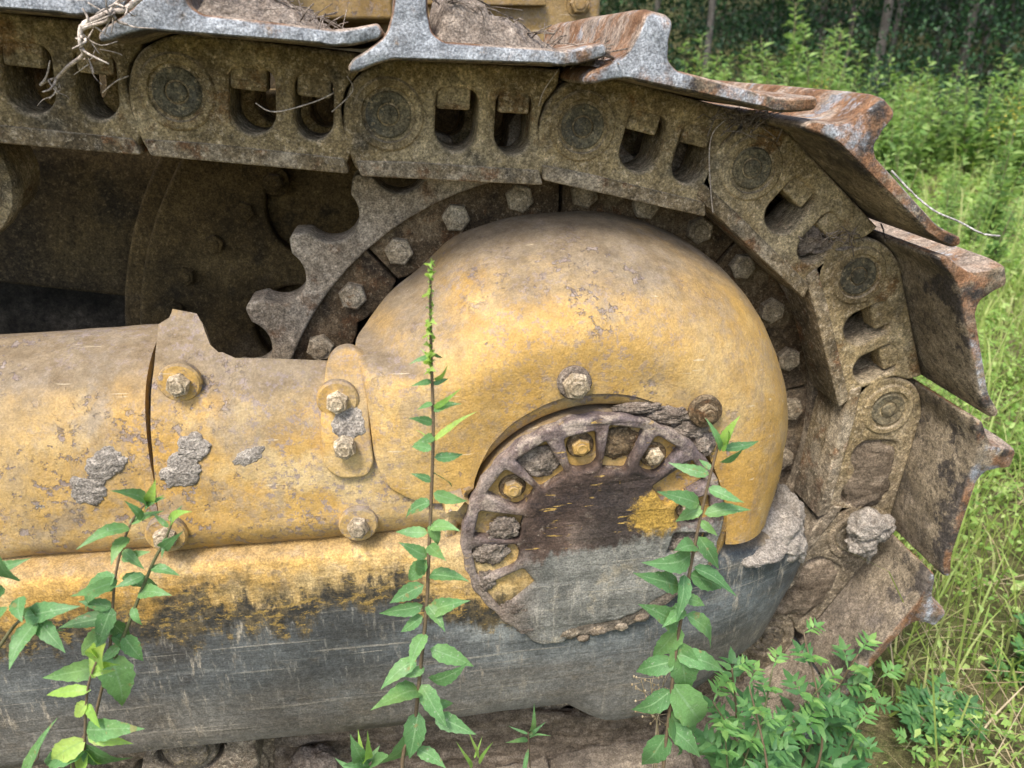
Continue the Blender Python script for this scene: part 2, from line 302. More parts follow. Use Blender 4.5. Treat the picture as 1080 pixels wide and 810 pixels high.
drip = s.noise(1, 7, .74, vec=s.vec((70, 70, 15))); slate = s.mix(s.ma('MULTIPLY', s.ma('MULTIPLY', s.thr(drip, .54, .64), s.thr(s.noise(5, 5, .65, off=31), .44, .62)), .75), slate, (.40, .345, .26))
dr2 = s.noise(1, 6, .7, vec=s.vec((150, 150, 30), (0, .12, 0))); slate = s.mix(s.ma('MULTIPLY', s.thr(dr2, .56, .66), .35), slate, (.33, .31, .26))
low = s.ma('ADD', z, s.ma('MULTIPLY', s.noise(7, 5), .08)); slate = s.mix(s.ma('MULTIPLY', s.thr(low, zb-.06, zb-.14), .42), slate, s.ramp(st1, (.35, (.10, .078, .055)), (.65, (.22, .18, .13))))
blk = s.mix(s.ma('MULTIPLY', s.thr(s.noise(1, 7, .74, vec=s.vec((55, 55, 110))), .53, .58), .9), (.034, .031, .026), (.42, .27, .06))
stain = s.ma('MULTIPLY', s.thr(s.ma('ADD', lv, s.ma('MULTIPLY', s.ma('SUBTRACT', s.noise(28, 8, .76, off=81), .5), .06)), zb+.062, zb-.004), s.thr(s.noise(1, 8, .76, vec=s.vec((18, 18, 40)), off=83), .38, .60)); yl = s.mix(s.ma('MULTIPLY', stain, .85), yl, (.075, .055, .022))
blk = s.mix(.5, blk, s.mix(s.thr(s.noise(33, 8, .76, off=85), .44, .58), (.03, .028, .024), (.17, .125, .06)))
c = s.mix(s.thr(lv, zb-.022, zb-.052), blk, slate); c = s.mix(s.thr(lv, zb-.006, zb+.016), c, yl)
c = s.mix(s.ma('MULTIPLY', s.thr(s.ma('ADD', s.nz(), s.noise(20, 6, .7)), 1.0, 1.4), .6), c, s.ramp(s.noise(60, 6), (.3, (.13, .09, .042)), (.7, (.27, .19, .10))))
h = s.ma('ADD', s.ma('MULTIPLY', st2, .22), s.ma('ADD', s.ma('MULTIPLY', st1, .5), s.ma('ADD', s.ma('MULTIPLY', drip, .25), s.ma('MULTIPLY', s.noise(120, 6, .72), .55))))
M['beam'] = s.out(c, .55, s.bump(h, .004, .8), spec=.35, grit=.20)
# final drive cap: purple-brown rust, black grease, yellow remnants, scraped slate at the bottom
HX, HY, HZ = .206, .752, H-.532
s = NT('scraped_cap_paint'); x, y, z = s.xyz()
c = s.ramp(s.noise(14, 8, .68), (.36, (.035, .023, .019)), (.5, (.105, .068, .050)), (.64, (.24, .18, .14)))
rad = s.vm('DISTANCE', s.P, (HX, HY, HZ)); c = s.mix(s.ma('MULTIPLY', s.thr(s.ma('ADD', rad, s.ma('MULTIPLY', s.noise(30, 6), .05)), .125, .155), s.thr(s.noise(20, 7, .7, off=71), .35, .6, .1, .6)), c, (.19, .155, .155))
c = s.mix(s.ma('MULTIPLY', s.thr(s.ma('ADD', s.noise(34, 8, .74, off=73), s.ma('MULTIPLY', rad, .6)), .60, .68), .7), c, (.33, .27, .21)); c = s.mix(s.ma('MULTIPLY', s.thr(s.noise(70, 7, .75, off=75), .56, .64), .6), c, (.07, .045, .035))
c = s.mix(s.ma('MULTIPLY', s.ma('SUBTRACT', 1., s.thr(s.ma('ADD', s.vm('DISTANCE', s.P, (HX+.045, HY, HZ+.012)), s.ma('MULTIPLY', s.noise(25, 7, .7), .09)), .07, .15)), .85), c, (.035, .027, .024))
yp = s.ma('SUBTRACT', 1., s.thr(s.ma('ADD', s.vm('DISTANCE', s.P, tuple(G(695, 545, .735))), s.ma('MULTIPLY', s.noise(40, 8, .75), .09)), .068, .082))
yp = s.ma('MAXIMUM', yp, s.thr(s.noise(1, 7, .72, vec=s.vec((60, 60, 26))), .66, .69))
c = s.mix(s.ma('MULTIPLY', yp, .9), c, (.42, .26, .05)); sc2 = s.noise(1, 3, .5, vec=s.vec((40, 40, 260), (0, .9, 0))); c = s.mix(s.ma('MULTIPLY', s.ma('MULTIPLY', s.thr(sc2, .62, .66), s.thr(s.noise(25, 3), .5, .6)), .9), c, (.46, .30, .08))
zl = s.ma('ADD', s.ma('SUBTRACT', z, s.ma('MULTIPLY', x, .16)), s.ma('ADD', s.ma('MULTIPLY', s.noise(22, 9, .78), .075), -.026)); z0 = G(630, 578, .735); cut = z0[2]-.16*z0[0]+.011
st = s.noise(1, 5, .62, vec=s.vec((3, 3, 90), (0, .15, 0))); st2 = s.noise(1, 4, .6, vec=s.vec((9, 9, 260), (0, .15, 0)))
sl = s.ramp(s.noise(16, 8, .72, off=41), (.3, (.12, .12, .105)), (.7, (.27, .26, .225))); sl = s.mix(s.ma('MULTIPLY', s.thr(st2, .62, .68), .5), sl, (.40, .36, .28)); sl = s.mix(s.ma('MULTIPLY', s.thr(st2, .37, .32), .55), sl, (.05, .05, .045)); vv = s.noise(1, 6, .72, vec=s.vec((120, 120, 18), (0, .1, 0))); sl = s.mix(s.ma('MULTIPLY', s.thr(vv, .54, .64), .5), sl, (.36, .33, .27))
sl = s.mix(s.ma('MULTIPLY', s.thr(s.noise(18, 7, .7, off=4), .56, .66), .5), sl, (.38, .32, .22))
sl = s.mix(s.ma('MULTIPLY', s.thr(x, HX-.055, HX-.12), .8), sl, s.ramp(s.noise(40, 6), (.3, (.15, .10, .075)), (.7, (.30, .23, .17))))
c = s.mix(s.thr(s.ma('ADD', zl, s.ma('MULTIPLY', s.ma('SUBTRACT', vv, .5), .05)), cut+.006, cut-.010), c, sl)
mu = s.thr(s.ma('ADD', s.noise(18, 7, .7, off=11), s.ma('MULTIPLY', s.ma('SUBTRACT', HX-.06, x), 2.2)), .60, .78); c = s.mix(s.ma('MULTIPLY', mu, .6), c, (.30, .245, .21))
M['cap'] = s.out(c, .6, s.bump(s.ma('ADD', s.noise(60, 8, .74), s.ma('MULTIPLY', st2, .12)), .0055, .9), spec=.35, grit=.24)
M['pocket'] = m_yellow('pocket_yellow_paint', .45, .7, .4, None, .95)
M['weed'] = m_leaf('weed_leaf', (.090, .205, .075), (.125, .27, .095), (.17, .33, .11), .30, .5, (.22, .37, .17))
M['weedtip'] = m_leaf('young_leaf', (.22, .42, .08), (.32, .52, .10), (.44, .58, .15), .4, .5, (.30, .46, .14))
M['stem'] = m_leaf('weed_stem', (.10, .12, .05), (.14, .10, .06), (.16, .12, .07), 0, .6)
M['grass'] = m_leaf('grass_blade', (.19, .29, .065), (.33, .42, .11), (.52, .52, .24), .42, .55)
M['straw'] = m_leaf('dry_straw', (.30, .22, .12), (.42, .33, .2), (.5, .42, .28), .2, .7)
M['herb'] = m_leaf('low_herb_leaf', (.15, .29, .060), (.29, .45, .105), (.50, .62, .22), .45, .5)
M['bush'] = m_leaf('ragweed_leaf', (.055, .150, .050), (.085, .205, .066), (.14, .28, .085), .35, .5)
M['bushtip'] = m_leaf('young_ragweed_leaf', (.09, .22, .06), (.14, .30, .08), (.24, .40, .11), .38, .5)
M['tall'] = m_leaf('tall_weed_leaf', (.13, .245, .065), (.225, .36, .10), (.40, .50, .17), .42, .5)
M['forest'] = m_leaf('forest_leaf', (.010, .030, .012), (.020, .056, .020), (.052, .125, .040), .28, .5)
M['gold'] = m_leaf('goldenrod_flower', (.45, .38, .05), (.55, .45, .06), (.6, .5, .1), .3, .6)
M['pinkf'] = m_leaf('dusky_pink_flower', (.30, .17, .18), (.38, .24, .25), (.42, .3, .28), .3, .7)
s = NT('bark'); cb = s.ramp(s.noise(1, 7, .7, vec=s.vec((14, 14, 3))), (.3, (.045, .040, .034)), (.7, (.17, .155, .135)))
M['bark'] = s.out(cb, .9, s.bump(s.noise(1, 6, .7, vec=s.vec((40, 40, 8))), .02), spec=.1)
s = NT('meadow_soil'); cb = s.ramp(s.noise(2.2, 8, .68), (.3, (.075, .085, .025)), (.5, (.13, .12, .055)), (.72, (.20, .155, .095)))
cb = s.mix(s.ma('MULTIPLY', s.thr(s.noise(40, 6, .7), .5, .62), .6), cb, (.07, .10, .025))
M['soil'] = s.out(cb, .95, s.bump(s.noise(30, 8, .7), .02), spec=.1)
M['root'] = m_mud('bleached_root', (.33, .27, .22), (.55, .48, .41), 60, .001)
M['wire'] = m_mud('pale_wire', (.26, .245, .23), (.42, .40, .375), 60, .0005)
# ================================================================ BULLDOZER
DZ = empty('bulldozer', (-.6, 1.6, 0), 'muddy yellow bulldozer with steel crawler track and rounded sprocket guard, parked in the weeds', 'bulldozer')
CX, CZ = .206, H-.538; PR = .461; PITCH = .2159; YL = .88
# ---- pins round the sprocket and along both runs
def pin_pos():
    q = {}
    for k in range(2, 9): a = R_(90-26.8*(k-2)); q[k] = (CX+PR*math.cos(a), CZ+PR*math.sin(a))
    a, b = q[2]; sl = [R_(176), R_(173.6), R_(174), R_(176), R_(178), R_(180)]
    for i, t in enumerate(sl): a += PITCH*math.cos(t); b += PITCH*math.sin(t); q[1-i] = (a, b)
    a, b = q[8]; zbot = H-.999
    for i in range(7):
        dz = zbot-b; dx = math.sqrt(PITCH**2-dz*dz); a -= dx; b = zbot; q[9+i] = (a, b)
    return q
PINS = pin_pos()
# ---- track link template, local x along the chain, z outwards, y into the scene
OUT = rounded([(-.047, -.030), (-.034, -.0645), (.170, -.0645)]+[(PITCH+.051*math.cos(R_(t)), .051*math.sin(R_(t))) for t in (225, 205, 180, 155, 130)]+[(.186, .0575), (.010, .0575), (-.016, .049), (-.038, .033), (-.049, .004)], [.012, .012, .004]+[.004]*5+[.003, .004, .012, .015, .02])
def win(c, w, top=.031, bot=-.034):
    return rounded([(c-w, top), (c-w, bot+.013), (c-w*.42, bot), (c+w*.42, bot), (c+w, bot+.013), (c+w, top)], [.014, .020, .016, .016, .020, .014], 6)
def hole_rev(p): return list(reversed(p))
INN = rounded([(.02, -.060), (.16, -.060)]+[(PITCH+.047*math.cos(R_(t)), .047*math.sin(R_(t))) for t in (-105, -60, -20, 20, 60, 105)]+[(.16, .055), (.02, .055)], .006)
def link_near():
    ms = [plate([OUT, hole_rev(win(.074, .0235)), hole_rev(win(.137, .0205))], 0, .040, .0055, 3),
          plate([INN, hole_rev(win(.074, .024)), hole_rev(win(.137, .021))], .038, .080, .003)]
    ms.append(lathe([(.040, .004), (.0385, -.0005), (.036, -.0030), (.0295, -.0036), (.0280, -.0010), (.0275, .003)], 0, 0, 40))
    return join(ms)
def rail_near():
    lo = rounded([(-.030, -.0665), (.176, -.0665), (.170, -.050), (.02, -.048), (-.036, -.050)], .004)
    return plate([lo], -.0026, .074, .0024, 3)
def bushing():
    return lathe([(.0325, .078), (.0325, .160)], PITCH, 0, 28)
def far_link():
    o2 = plate([OUT, hole_rev(win(.074, .0205)), hole_rev(win(.137, .0185))], .200, .240, .004); i2 = plate([INN, hole_rev(win(.074, .022)), hole_rev(win(.137, .020))], .158, .202, .003)
    return join([o2, i2])
def pin_mesh():
    return lathe([(.0248, .012), (.0246, -.0010), (.0225, -.0030), (.0130, -.0016), (.0115, .0010), (.0105, .0008), (.0098, -.0035), (.0085, -.0042), (.0, -.0042)], 0, 0, 36)
def nut(c, w):
    return plate([rounded([(c-w, .009), (c+w, .009), (c+w, .036), (c-w, .036)], .004)], .005, .034, .003)
PROF = rounded([(-.034, .042), (-.020, .0465), (-.002, .0550), (.166, .0605), (.206, .0725), (.2085, .0795), (.203, .0855), (.162, .0745), (.052, .0735), (.040, .0785), (.0365, .092), (.0345, .117), (.028, .1225), (.011, .1225), (.005, .117), (.0025, .088), (-.004, .0745), (-.018, .0635), (-.032, .0545), (-.037, .047)],
               [.004, .006, .008, .015, .004, .003, .004, .02, .006, .006, .008, .005, .005, .005, .005, .008, .006, .01, .006, .004])
YN, YF = .770-YL, 1.29-YL
def shoe_mesh():
    # swept profile with a few stations so the worn grouser ends can be rounded off
    n = len(PROF); st = [YN, YN+.0012, YN+.004, YN+.010, YN+.03, YN+.08, YN+.16, YN+.26, YF-.16, YF-.08, YF-.03, YF-.008, YF-.002, YF]
    cx = sum(p[0] for p in PROF)/n; v = []; f = []
    for y in st:
        d = min(y-YN, YF-y); k = .0028*(1-min(d, .006)/.006)**2; wear = max(0, 1-d/.045)**2
        for i, (a, b) in enumerate(PROF):
            p0, p1 = PROF[i-1], PROF[(i+1) % n]; t = Vector((p1[0]-p0[0], p1[1]-p0[1])).normalized()
            aa = a-t.y*k; bb = b+t.x*k
            if b > .10: bb -= wear*.006*(b-.10)/.02
            jit = .0016*mnoise.noise(Vector((a*40, y*25, b*40)))+.0010*mnoise.noise(Vector((a*110, y*60, b*110))); v.append((aa+jit, y, bb+jit*1.3))
    for j in range(len(st)-1):
        for i in range(n):
            a = j*n+i; b = j*n+(i+1) % n; f.append((a, b, b+n, a+n))
    f.append(tuple(range(n))); f.append(tuple(range((len(st)-1)*n+n-1, (len(st)-1)*n-1, -1)))
    me = mesh(v, f); bm = bmesh.new(); bm.from_mesh(me); bmesh.ops.recalc_face_normals(bm, faces=bm.faces); bmesh.ops.triangulate(bm, faces=[q for q in bm.faces if len(q.verts) > 4]); bm.to_mesh(me); bm.free(); return me
lk = obj('track_link', link_near(), M['link'], DZ)
LPARTS = [obj('rail', rail_near(), M['rail'], lk), obj('track_pin', pin_mesh(), M['boss'], lk), obj('bushing', bushing(), M['sprocket'], lk), obj('inner_link_half', far_link(), M['link'], lk), obj('shoe_nut', nut(.070, .0185), M['link'], lk), obj('shoe_nut', nut(.137, .0175), M['link'], lk)]
sh = obj('track_shoe', shoe_mesh(), M['shoe'], DZ, 50)
def place(o, k):
    a, b = PINS[k], PINS[k+1]; ang = math.atan2(b[1]-a[1], b[0]-a[0])
    o.location = (a[0], YL, a[1]); o.rotation_euler = (0, -ang, 0)
ks = sorted(PINS)[:-1]
for i, k in enumerate(ks):
    if i == 0: l2, s2 = lk, sh
    else:
        l2 = lk.copy(); COL.objects.link(l2); s2 = sh.copy(); COL.objects.link(s2)
        for q in LPARTS:
            d = q.copy(); COL.objects.link(d); d.parent = l2
    place(l2, k); place(s2, k)
for k in (5, 6, 7):
    a, b = PINS[k], PINS[k+1]; e = Vector((b[0]-a[0], 0, b[1]-a[1])).normalized(); n_ = Vector((-e.z, 0, e.x)); c = Vector((a[0], YL+.016, a[1]))+e*.112+n_*.004
    obj('packed_mud', blob(c, (.070, .024, .046), .25, 2.6, 5, k*7, -math.atan2(e.z, e.x)), M['caked'], DZ, None)
def chain_pt(k, u, v, y):                   # a point on link k, for things that lie on the track
    a, b = PINS[k], PINS[k+1]; e = Vector((b[0]-a[0], 0, b[1]-a[1])).normalized(); n = Vector((-e.z, 0, e.x))
    return Vector((a[0], y, a[1]))+e*u+n*v
# ---- sprocket
def sprocket_outline():
    o = []
    for k in range(27):
        c = 90-40/3*k; cx, cz = PR*math.cos(R_(c)), PR*math.sin(R_(c))
        for t in range(-8, 9):
            w = c+180+t*11.2
            o.append((CX+cx+.036*math.cos(R_(w)), CZ+cz+.036*math.sin(R_(w))))
        m = c-20/3
        for dd, rr in ((.55, .476), (-.55, .476)): o.append((CX+rr*math.cos(R_(m+dd)), CZ+rr*math.sin(R_(m+dd))))
    return o
so = rounded(sprocket_outline(), .0022, 2)
SP = obj('sprocket', plate([so, arc(CX, CZ, .398, 0, -355, 71)], .974, 1.030, .0035), M['sprocket'], DZ)
def sector(k):
    a0, a1 = 90+40*k+.35, 90+40*k+40-.35; o = arc(CX, CZ, .3985, a0, a1, 24); n = 24; inn = []
    for i in range(n+1):
        a = a1+(a0-a1)*i/n; t = (a-90-40*k)/40; r = .338+.012*abs(math.sin(3*math.pi*t))**.5*-1+.006; inn.append((CX+r*math.cos(R_(a)), CZ+r*math.sin(R_(a))))
    return plate([o+inn], .9885, 1.022, .003)
for k in range(9): obj('sprocket_segment', sector(k), M['flange'], SP)
obj('sprocket_disc', lathe([(.40, 1.024), (.40, 1.018), (.2, 1.018), (.2, 1.05)], CX, CZ, 64), M['dark'], SP)
HB = hexbolt(.0185, .0135, (0, 0, 0)); b0 = None
for k in range(27):
    a = R_(90-4.6-40/3*k); p = (CX+.3695*math.cos(a), .9885, CZ+.3695*math.sin(a))
    if b0 is None: b = b0 = obj('sprocket_bolt', HB, M['bolt'], SP, 30)
    else: b = b0.copy(); COL.objects.link(b)
    b.location = p; b.rotation_euler = (0, random.uniform(0, 1), 0)
# ---- final drive guard (dome)
GB = [(492, 524, .752), (465, 531, .752), (438, 527, .752), (408, 510, .754), (394, 480, .760), (387, 440, .771), (381, 400, .788), (374, 364, .835), (387, 339, .90), (409, 309, .93), (446, 278, .95), (480, 250, .95), (540, 230, .95), (600, 223, .95), (650, 226, .95), (700, 242, .95), (745, 270, .945), (780, 310, .94), (805, 360, .93), (820, 420, .92), (825, 480, .91), (821, 540, .90), (808, 574, .89)]
GF = [(499, 512), (480, 502), (456, 487), (440, 467), (432, 448), (434, 422), (444, 400), (460, 380), (477, 362), (497, 348), (525, 334), (552, 325), (588, 318), (622, 318), (656, 324), (690, 335), (718, 350), (741, 372), (759, 402), (771, 437), (778, 472), (782, 515), (784, 574)]
GI = [(500, 518), (500, 510), (502, 503), (505, 495), (508, 488), (512, 480), (518, 470), (527, 460), (538, 449), (550, 440), (565, 431), (580, 424), (600, 418), (620, 415), (645, 415), (668, 418), (690, 425), (712, 437), (730, 452), (745, 475), (758, 505), (766, 540), (765, 574)]
YG = .747
B3 = spline([G(*p) for p in GB], 6); F3 = spline([G(x, y, YG) for x, y in GF], 6); I3 = spline([G(x, y, YG+.006) for x, y in GI], 6)
F3 = [f*.5+i*.5 for f, i in zip(F3, I3)]
for i in range(1, 22):
    w = min(1, (22-i)/12); B3[-i][2] = B3[-i][2]*(1-w)+max(B3[-i][2], F3[-i][2])*w; B3[-i][0] -= .036*w
rows = []
for t in np.linspace(0, 1, 20):
    th = t*math.pi/2; r = []
    for b, f in zip(B3, F3):
        p = f+(b-f)*math.cos(th)**1.0; p[1] = b[1]+(f[1]-b[1])*math.sin(th); r.append(p)
    rows.append(r)
for t in np.linspace(0, 1, 7)[1:]: rows.append([f+(i-f)*t for f, i in zip(F3, I3)])
gm = grid(rows); rough_up(gm, .0030, 7, .0010, 34)
GD = obj('sprocket_guard', solidify(gm, .014, -1), M['guard'], DZ, 45)
def pbolt(px, py, Y, r, h, w, parent, name='guard_bolt', rot=0, mat='bolt', wmat=None):
    p = G(px, py, Y); o = obj(name, hexbolt(r, h, (0, 0, 0)), M[mat], parent, 30); o.location = p; o.rotation_euler = (0, rot, 0)
    if parent.type == 'EMPTY': pass
    if w:
        q = obj('washer', lathe([(0, -.0055), (w*.9, -.0055), (w, -.003), (w, .004)], 0, 0, 32), M[wmat or 'pocket'], parent); q.location = p+np.array([0, .001, 0])
    return o
pbolt(606, 404, YG-.004, .0150, .016, .0190, GD, rot=.2, wmat='mud'); pbolt(744, 434, YG-.003, .0125, .012, .0195, GD, rot=.5, mat='flange', wmat='flange')
# ---- track guard cover, forward section and rear plate, profile in (picture row, distance)
def prof(rows_, px): return [G(px, yy, Y)[1:] for yy, Y in rows_]
PF = spline([np.array(p) for p in prof([(347, .93), (348, .898), (358, .869), (382, .830), (420, .795), (470, .776), (520, .768), (550, .766), (570, .765), (580, .772), (584, .785)], 100)], 6)
xe = G(166, 460, .785)[0]-.0060; xs = np.concatenate([np.linspace(-1.6, xe-.1, 90), np.linspace(xe-.095, xe, 20)])
fm = grid([[(x-.012*(i/(len(PF)-1)-.3)*max(0, 1-(xe-x)/.1), p[0], p[1]) for i, p in enumerate(PF)] for x in xs]); rough_up(fm, .004, 7, .0015, 30); FC = obj('track_cover', solidify(fm, .012, -1), M['cover'], DZ, 45)
PRr = spline([np.array(p) for p in prof([(330, .858), (345, .845), (382, .815), (420, .787), (470, .768), (520, .760), (550, .757), (566, .756), (577, .763), (582, .776)], 170)], 8)
zs = np.array([p[1] for p in PRr]); ys = np.array([p[0] for p in PRr])
def ycov(z): return float(np.interp(-z, -zs, ys))
def topz(px):
    return np.interp(px, [150, 172, 176, 204, 212, 216, 222, 232, 250, 600], [352, 342, 334, 338, 346, 355, 367, 377, 383, 383])
rows = []
for px in np.concatenate([np.linspace(160, 250, 46), np.linspace(254, 492, 50)]):
    xt = G(px, 460, .77)[0]; zt = G(px, topz(px), float(np.interp(px, [210, 236], [.83, .80])))[2]
    # seam leans a little
    r = []
    for t in np.linspace(0, 1, 44):
        z = zt+(zs[-1]-zt)*t; lean = (-.012*(t-.3) if px < 215 else 0)*(1-min(1, (px-160)/55)); Yv = ycov(z); r.append((xt+lean, Yv, z))
    rows.append(r)
rm = grid(rows); rough_up(rm, .003, 8, .0014, 32, 5); RC = obj('cover_plate', solidify(rm, .013, -1), M['cover'], DZ, 45)
for px, py, par in ((190, 403, RC), (378, 552, RC), (176, 563, RC)):
    zz = G(px, py, .775)[2]; Y = ycov(zz); zz = G(px, py, Y)[2]; pbolt(px, py, ycov(zz)-.0035, .0125, .016, .0225, par, 'cover_bolt', random.random(), wmat='cover')
def mud_film(c, w, h, surf, seed, thick=.0035, rot=0):
    rows = []; c = Vector(c)
    for a in range(73):
        r = []; th = 2*math.pi*a/72
        R = 1+.42*mnoise.noise(Vector((math.cos(th)*1.3, math.sin(th)*1.3, seed)))+.15*mnoise.noise(Vector((math.cos(th)*3.5, math.sin(th)*3.5, seed+5)))+.10*mnoise.noise(Vector((math.cos(th)*9, math.sin(th)*9, seed+9)))
        for k in range(17):
            q = k/16; u = math.cos(th)*w*R*q; v = math.sin(th)*h*R*q; x = c.x+u*math.cos(rot)-v*math.sin(rot); z = c.z+u*math.sin(rot)+v*math.cos(rot)
            t = (1-q**5)*thick*(.85+.45*mnoise.noise(Vector((x*60, z*60, seed)))+.4*mnoise.noise(Vector((x*200, z*200, seed)))+.3*mnoise.noise(Vector((x*420, z*420, seed)))) if k < 16 else -.002
            r.append((x, surf(z)-max(t, .0003 if k < 15 else -.002), z))
        rows.append(r)
    return grid(rows)
def yfor(z): q = sorted((float(p[1]), float(p[0])) for p in PF); return float(np.interp(z, [a for a, b in q], [b for a, b in q]))
for i, (px, py, w, hh, rot) in enumerate([(112, 488, .026, .019, .5), (96, 512, .021, .018, .2), (203, 473, .020, .014, .2), (190, 498, .024, .017, .5), (262, 482, .018, .009, .4), (43, 520, .010, .020, .2)]):
    Y = .7765 if px < 160 else ycov(G(px, py, .77)[2])
    obj('mud_patch', mud_film(G(px, py, Y), w, hh, (yfor if px < 160 else ycov), 20+i, .0030 if i < 4 else .0018, rot), M['mudlight'], FC if px < 160 else RC, None)
# bolting tab of the guard
tabp = [(343, 388), (352, 379), (368, 376), (386, 384), (390, 440), (395, 478), (388, 490), (360, 492), (343, 480), (339, 440)]
tb = plate([rounded([(G(x, y, .782)[0], G(x, y, .782)[2]) for x, y in tabp], .008)], -.008, .006, .003)
bm = bmesh.new(); bm.from_mesh(tb); bmesh.ops.triangulate(bm, faces=bm.faces); bmesh.ops.subdivide_edges(bm, edges=bm.edges, cuts=3, use_grid_fill=True); bm.to_mesh(tb); bm.free()
for v in tb.vertices:                       # the tab leans back with the cover behind it
    v.co.y += ycov(v.co.z)
TB = obj('guard_tab', tb, M['guard'], GD)
for px, py, w in ((356, 421, .0225), (364, 469, .0)):
    zz = G(px, py, .78)[2]; pbolt(px, py, ycov(zz)-.0085, .0125, .015, w, GD, rot=random.random(), wmat='guard')
obj('mud_patch', mud_film(G(366, 446, ycov(G(368, 446, .78)[2])-.008), .019, .024, lambda z: ycov(z)-.0075, 66, .003), M['mudlight'], GD, None)
# ---- roller frame beam
zt = G(300, 596, .745)[2]; zbm = G(300, 781, .745)[2]
def bcol(top, bot, kick=0):                 # one section: ledge, rounded lip, face, rounded foot, underside
    top, bot = np.array(top), np.array(bot); back = np.array([0, 1., 0])
    o = [top+back*.12+np.array([0, 0, .016]), top+back*.045+np.array([0, 0, .016]), top+back*.025+np.array([0, 0, .0145]), top+back*.010+np.array([0, 0, .010]), top+back*.002]
    for t in np.linspace(.06, .93, 14): o.append(top+(bot-top)*t-back*.004*math.sin(t*math.pi))
    o += [bot+back*.006, bot+back*.02-np.array([0, 0, .006]), bot+back*.06-np.array([0, 0, .008]), bot+back*.16-np.array([0, 0, .008])]
    return o
cols = [bcol((x, .745, zt), (x, .745, zbm)) for x in np.linspace(-1.6, G(600, 700, .745)[0], 60)]
kp = [((640, 596, .746), (640, 762, .746)), ((700, 593, .750), (690, 752, .752)), ((760, 590, .760), (736, 728, .764)), ((805, 585, .780), (768, 704, .785)), ((835, 581, .805), (786, 690, .805)), ((850, 578, .825), (797, 680, .825)), ((852, 574, .86), (800, 674, .86)), ((838, 560, .93), (790, 660, .92))]
tp = spline([cols[-1][4]-np.array([0, .002, 0])]+[G(*a) for a, b in kp], 6); bp = spline([np.array((cols[-1][4][0], .745, zbm))]+[G(*b) for a, b in kp], 6)
cols += [bcol(a, b) for a, b in zip(tp[1:], bp[1:])]
bmh = grid([[tuple(p) for p in c] for c in cols]); rough_up(bmh, .004, 5, .0012, 26)
BM = obj('roller_frame', bmh, M['beam'], DZ, 45)
bx, by, bz = G(201, 789, .79)
obj('roller_shaft_cap', lathe([(0, -.012), (.020, -.0125), (.024, -.010), (.026, -.004), (.033, -.004), (.036, .0), (.037, .03)], bx, bz, 32), M['boss'], BM).location = (0, by, 0)
hb = obj('roller_collar', plate([rounded([(bx-.075, bz-.05), (bx-.06, bz-.002), (bx-.045, bz+.010), (bx-.03, bz+.036), (bx+.03, bz+.036), (bx+.045, bz+.010), (bx+.085, bz+.014), (bx+.085, bz-.05)], .012), arc(bx, bz, .043, 0, -350, 35)], by-.004, by+.05, .006), M['rail'], BM)
rows = [[tuple(G(px, py, .868)+np.array([0, .012*mnoise.fractal(Vector((px*.012, py*.06, 2)), .8, 2, 5)+.006*mnoise.noise(Vector((px*.06, py*.25, 7))), 0])) for px in np.linspace(290, 706, 150)] for py in np.linspace(752, 850, 40)]
obj('caked_mud', solidify(grid(rows), .02, -1), M['caked'], DZ, None)
# ---- final drive cap
capo = []
for i in range(120):
    a = 360*i/120; r = .160+.0012*math.sin(i*1.7)
    if 258 < a < 336: r = .160-.026*min(1, (a-258)/7, (336-a)/26)**.7+.0022*mnoise.noise(Vector((a*.13, 0, 0)))
    if 236 < a < 258: r += .010*math.sin((a-236)/22*math.pi)
    if 205 < a < 258: r += .004*mnoise.noise(Vector((a*.12, 5, 0)))
    capo.append((HX+r*math.cos(R_(a)), HZ+r*math.sin(R_(a))))
holes = []; spots = []
for k in range(16):
    a = 10.2+22.5*k
    if 225 < a < 345: continue
    ca, sa = math.cos(R_(a)), math.sin(R_(a)); bolt = k % 2 == 0; r0, r1 = (.097, .146) if bolt else (.094, .150); w0, w1 = (.0175, .0205) if bolt else (.0160, .0205); jr = random.Random(k); r0 += jr.uniform(-.006, .004); r1 = min(.1465, r1+jr.uniform(-.006, .002)); w0 *= jr.uniform(.85, 1.1); w1 *= jr.uniform(.9, 1.06); a += jr.uniform(-.8, .8); ca, sa = math.cos(R_(a)), math.sin(R_(a))
    q = [(r0, -w0), (r1, -w1), (r1, w1), (r0, w0)]; q = [(HX+r*ca-t*sa, HZ+r*sa+t*ca) for r, t in q]
    holes.append(list(reversed(rounded(q, [.014, .006, .006, .014] if bolt else .004)))); spots.append((a, bolt))
YC = .737
CP = obj('final_drive_cap', plate([capo]+holes, YC, YC+.017, .004, 3), M['cap'], DZ)
rough_up(CP.data, .0022, 40, .001, 120)
obj('cap_body', lathe([(0, YC+.0150), (.154, YC+.0150), (.157, YC+.018), (.157, YC+.06)], HX, HZ, 72), M['pocket'], CP)
for a, bolt in spots:
    ca, sa = math.cos(R_(a)), math.sin(R_(a))
    if bolt:
        o = obj('cap_bolt', hexbolt(.0115, .011, (0, 0, 0), rot=random.uniform(0, 60)), M['bolt' if random.random() < .4 else 'pocket'], CP, 30); o.location = (HX+.121*ca, YC+.015, HZ+.121*sa)
        o = obj('cap_washer', lathe([(.0, -.003), (.0145, -.003), (.016, -.001), (.016, .003)], 0, 0, 24), M['flange'], CP); o.location = (HX+.121*ca, YC+.0145, HZ+.121*sa)
    elif 60 < a < 140 or a > 180:
        obj('mud_patch', blob((HX+.122*ca, YC+.014, HZ+.122*sa), (.024, .0065, .020), .35, 2.6, 5, int(a)), M['flange' if a < 100 else 'mud'], CP, None)
    else: pass
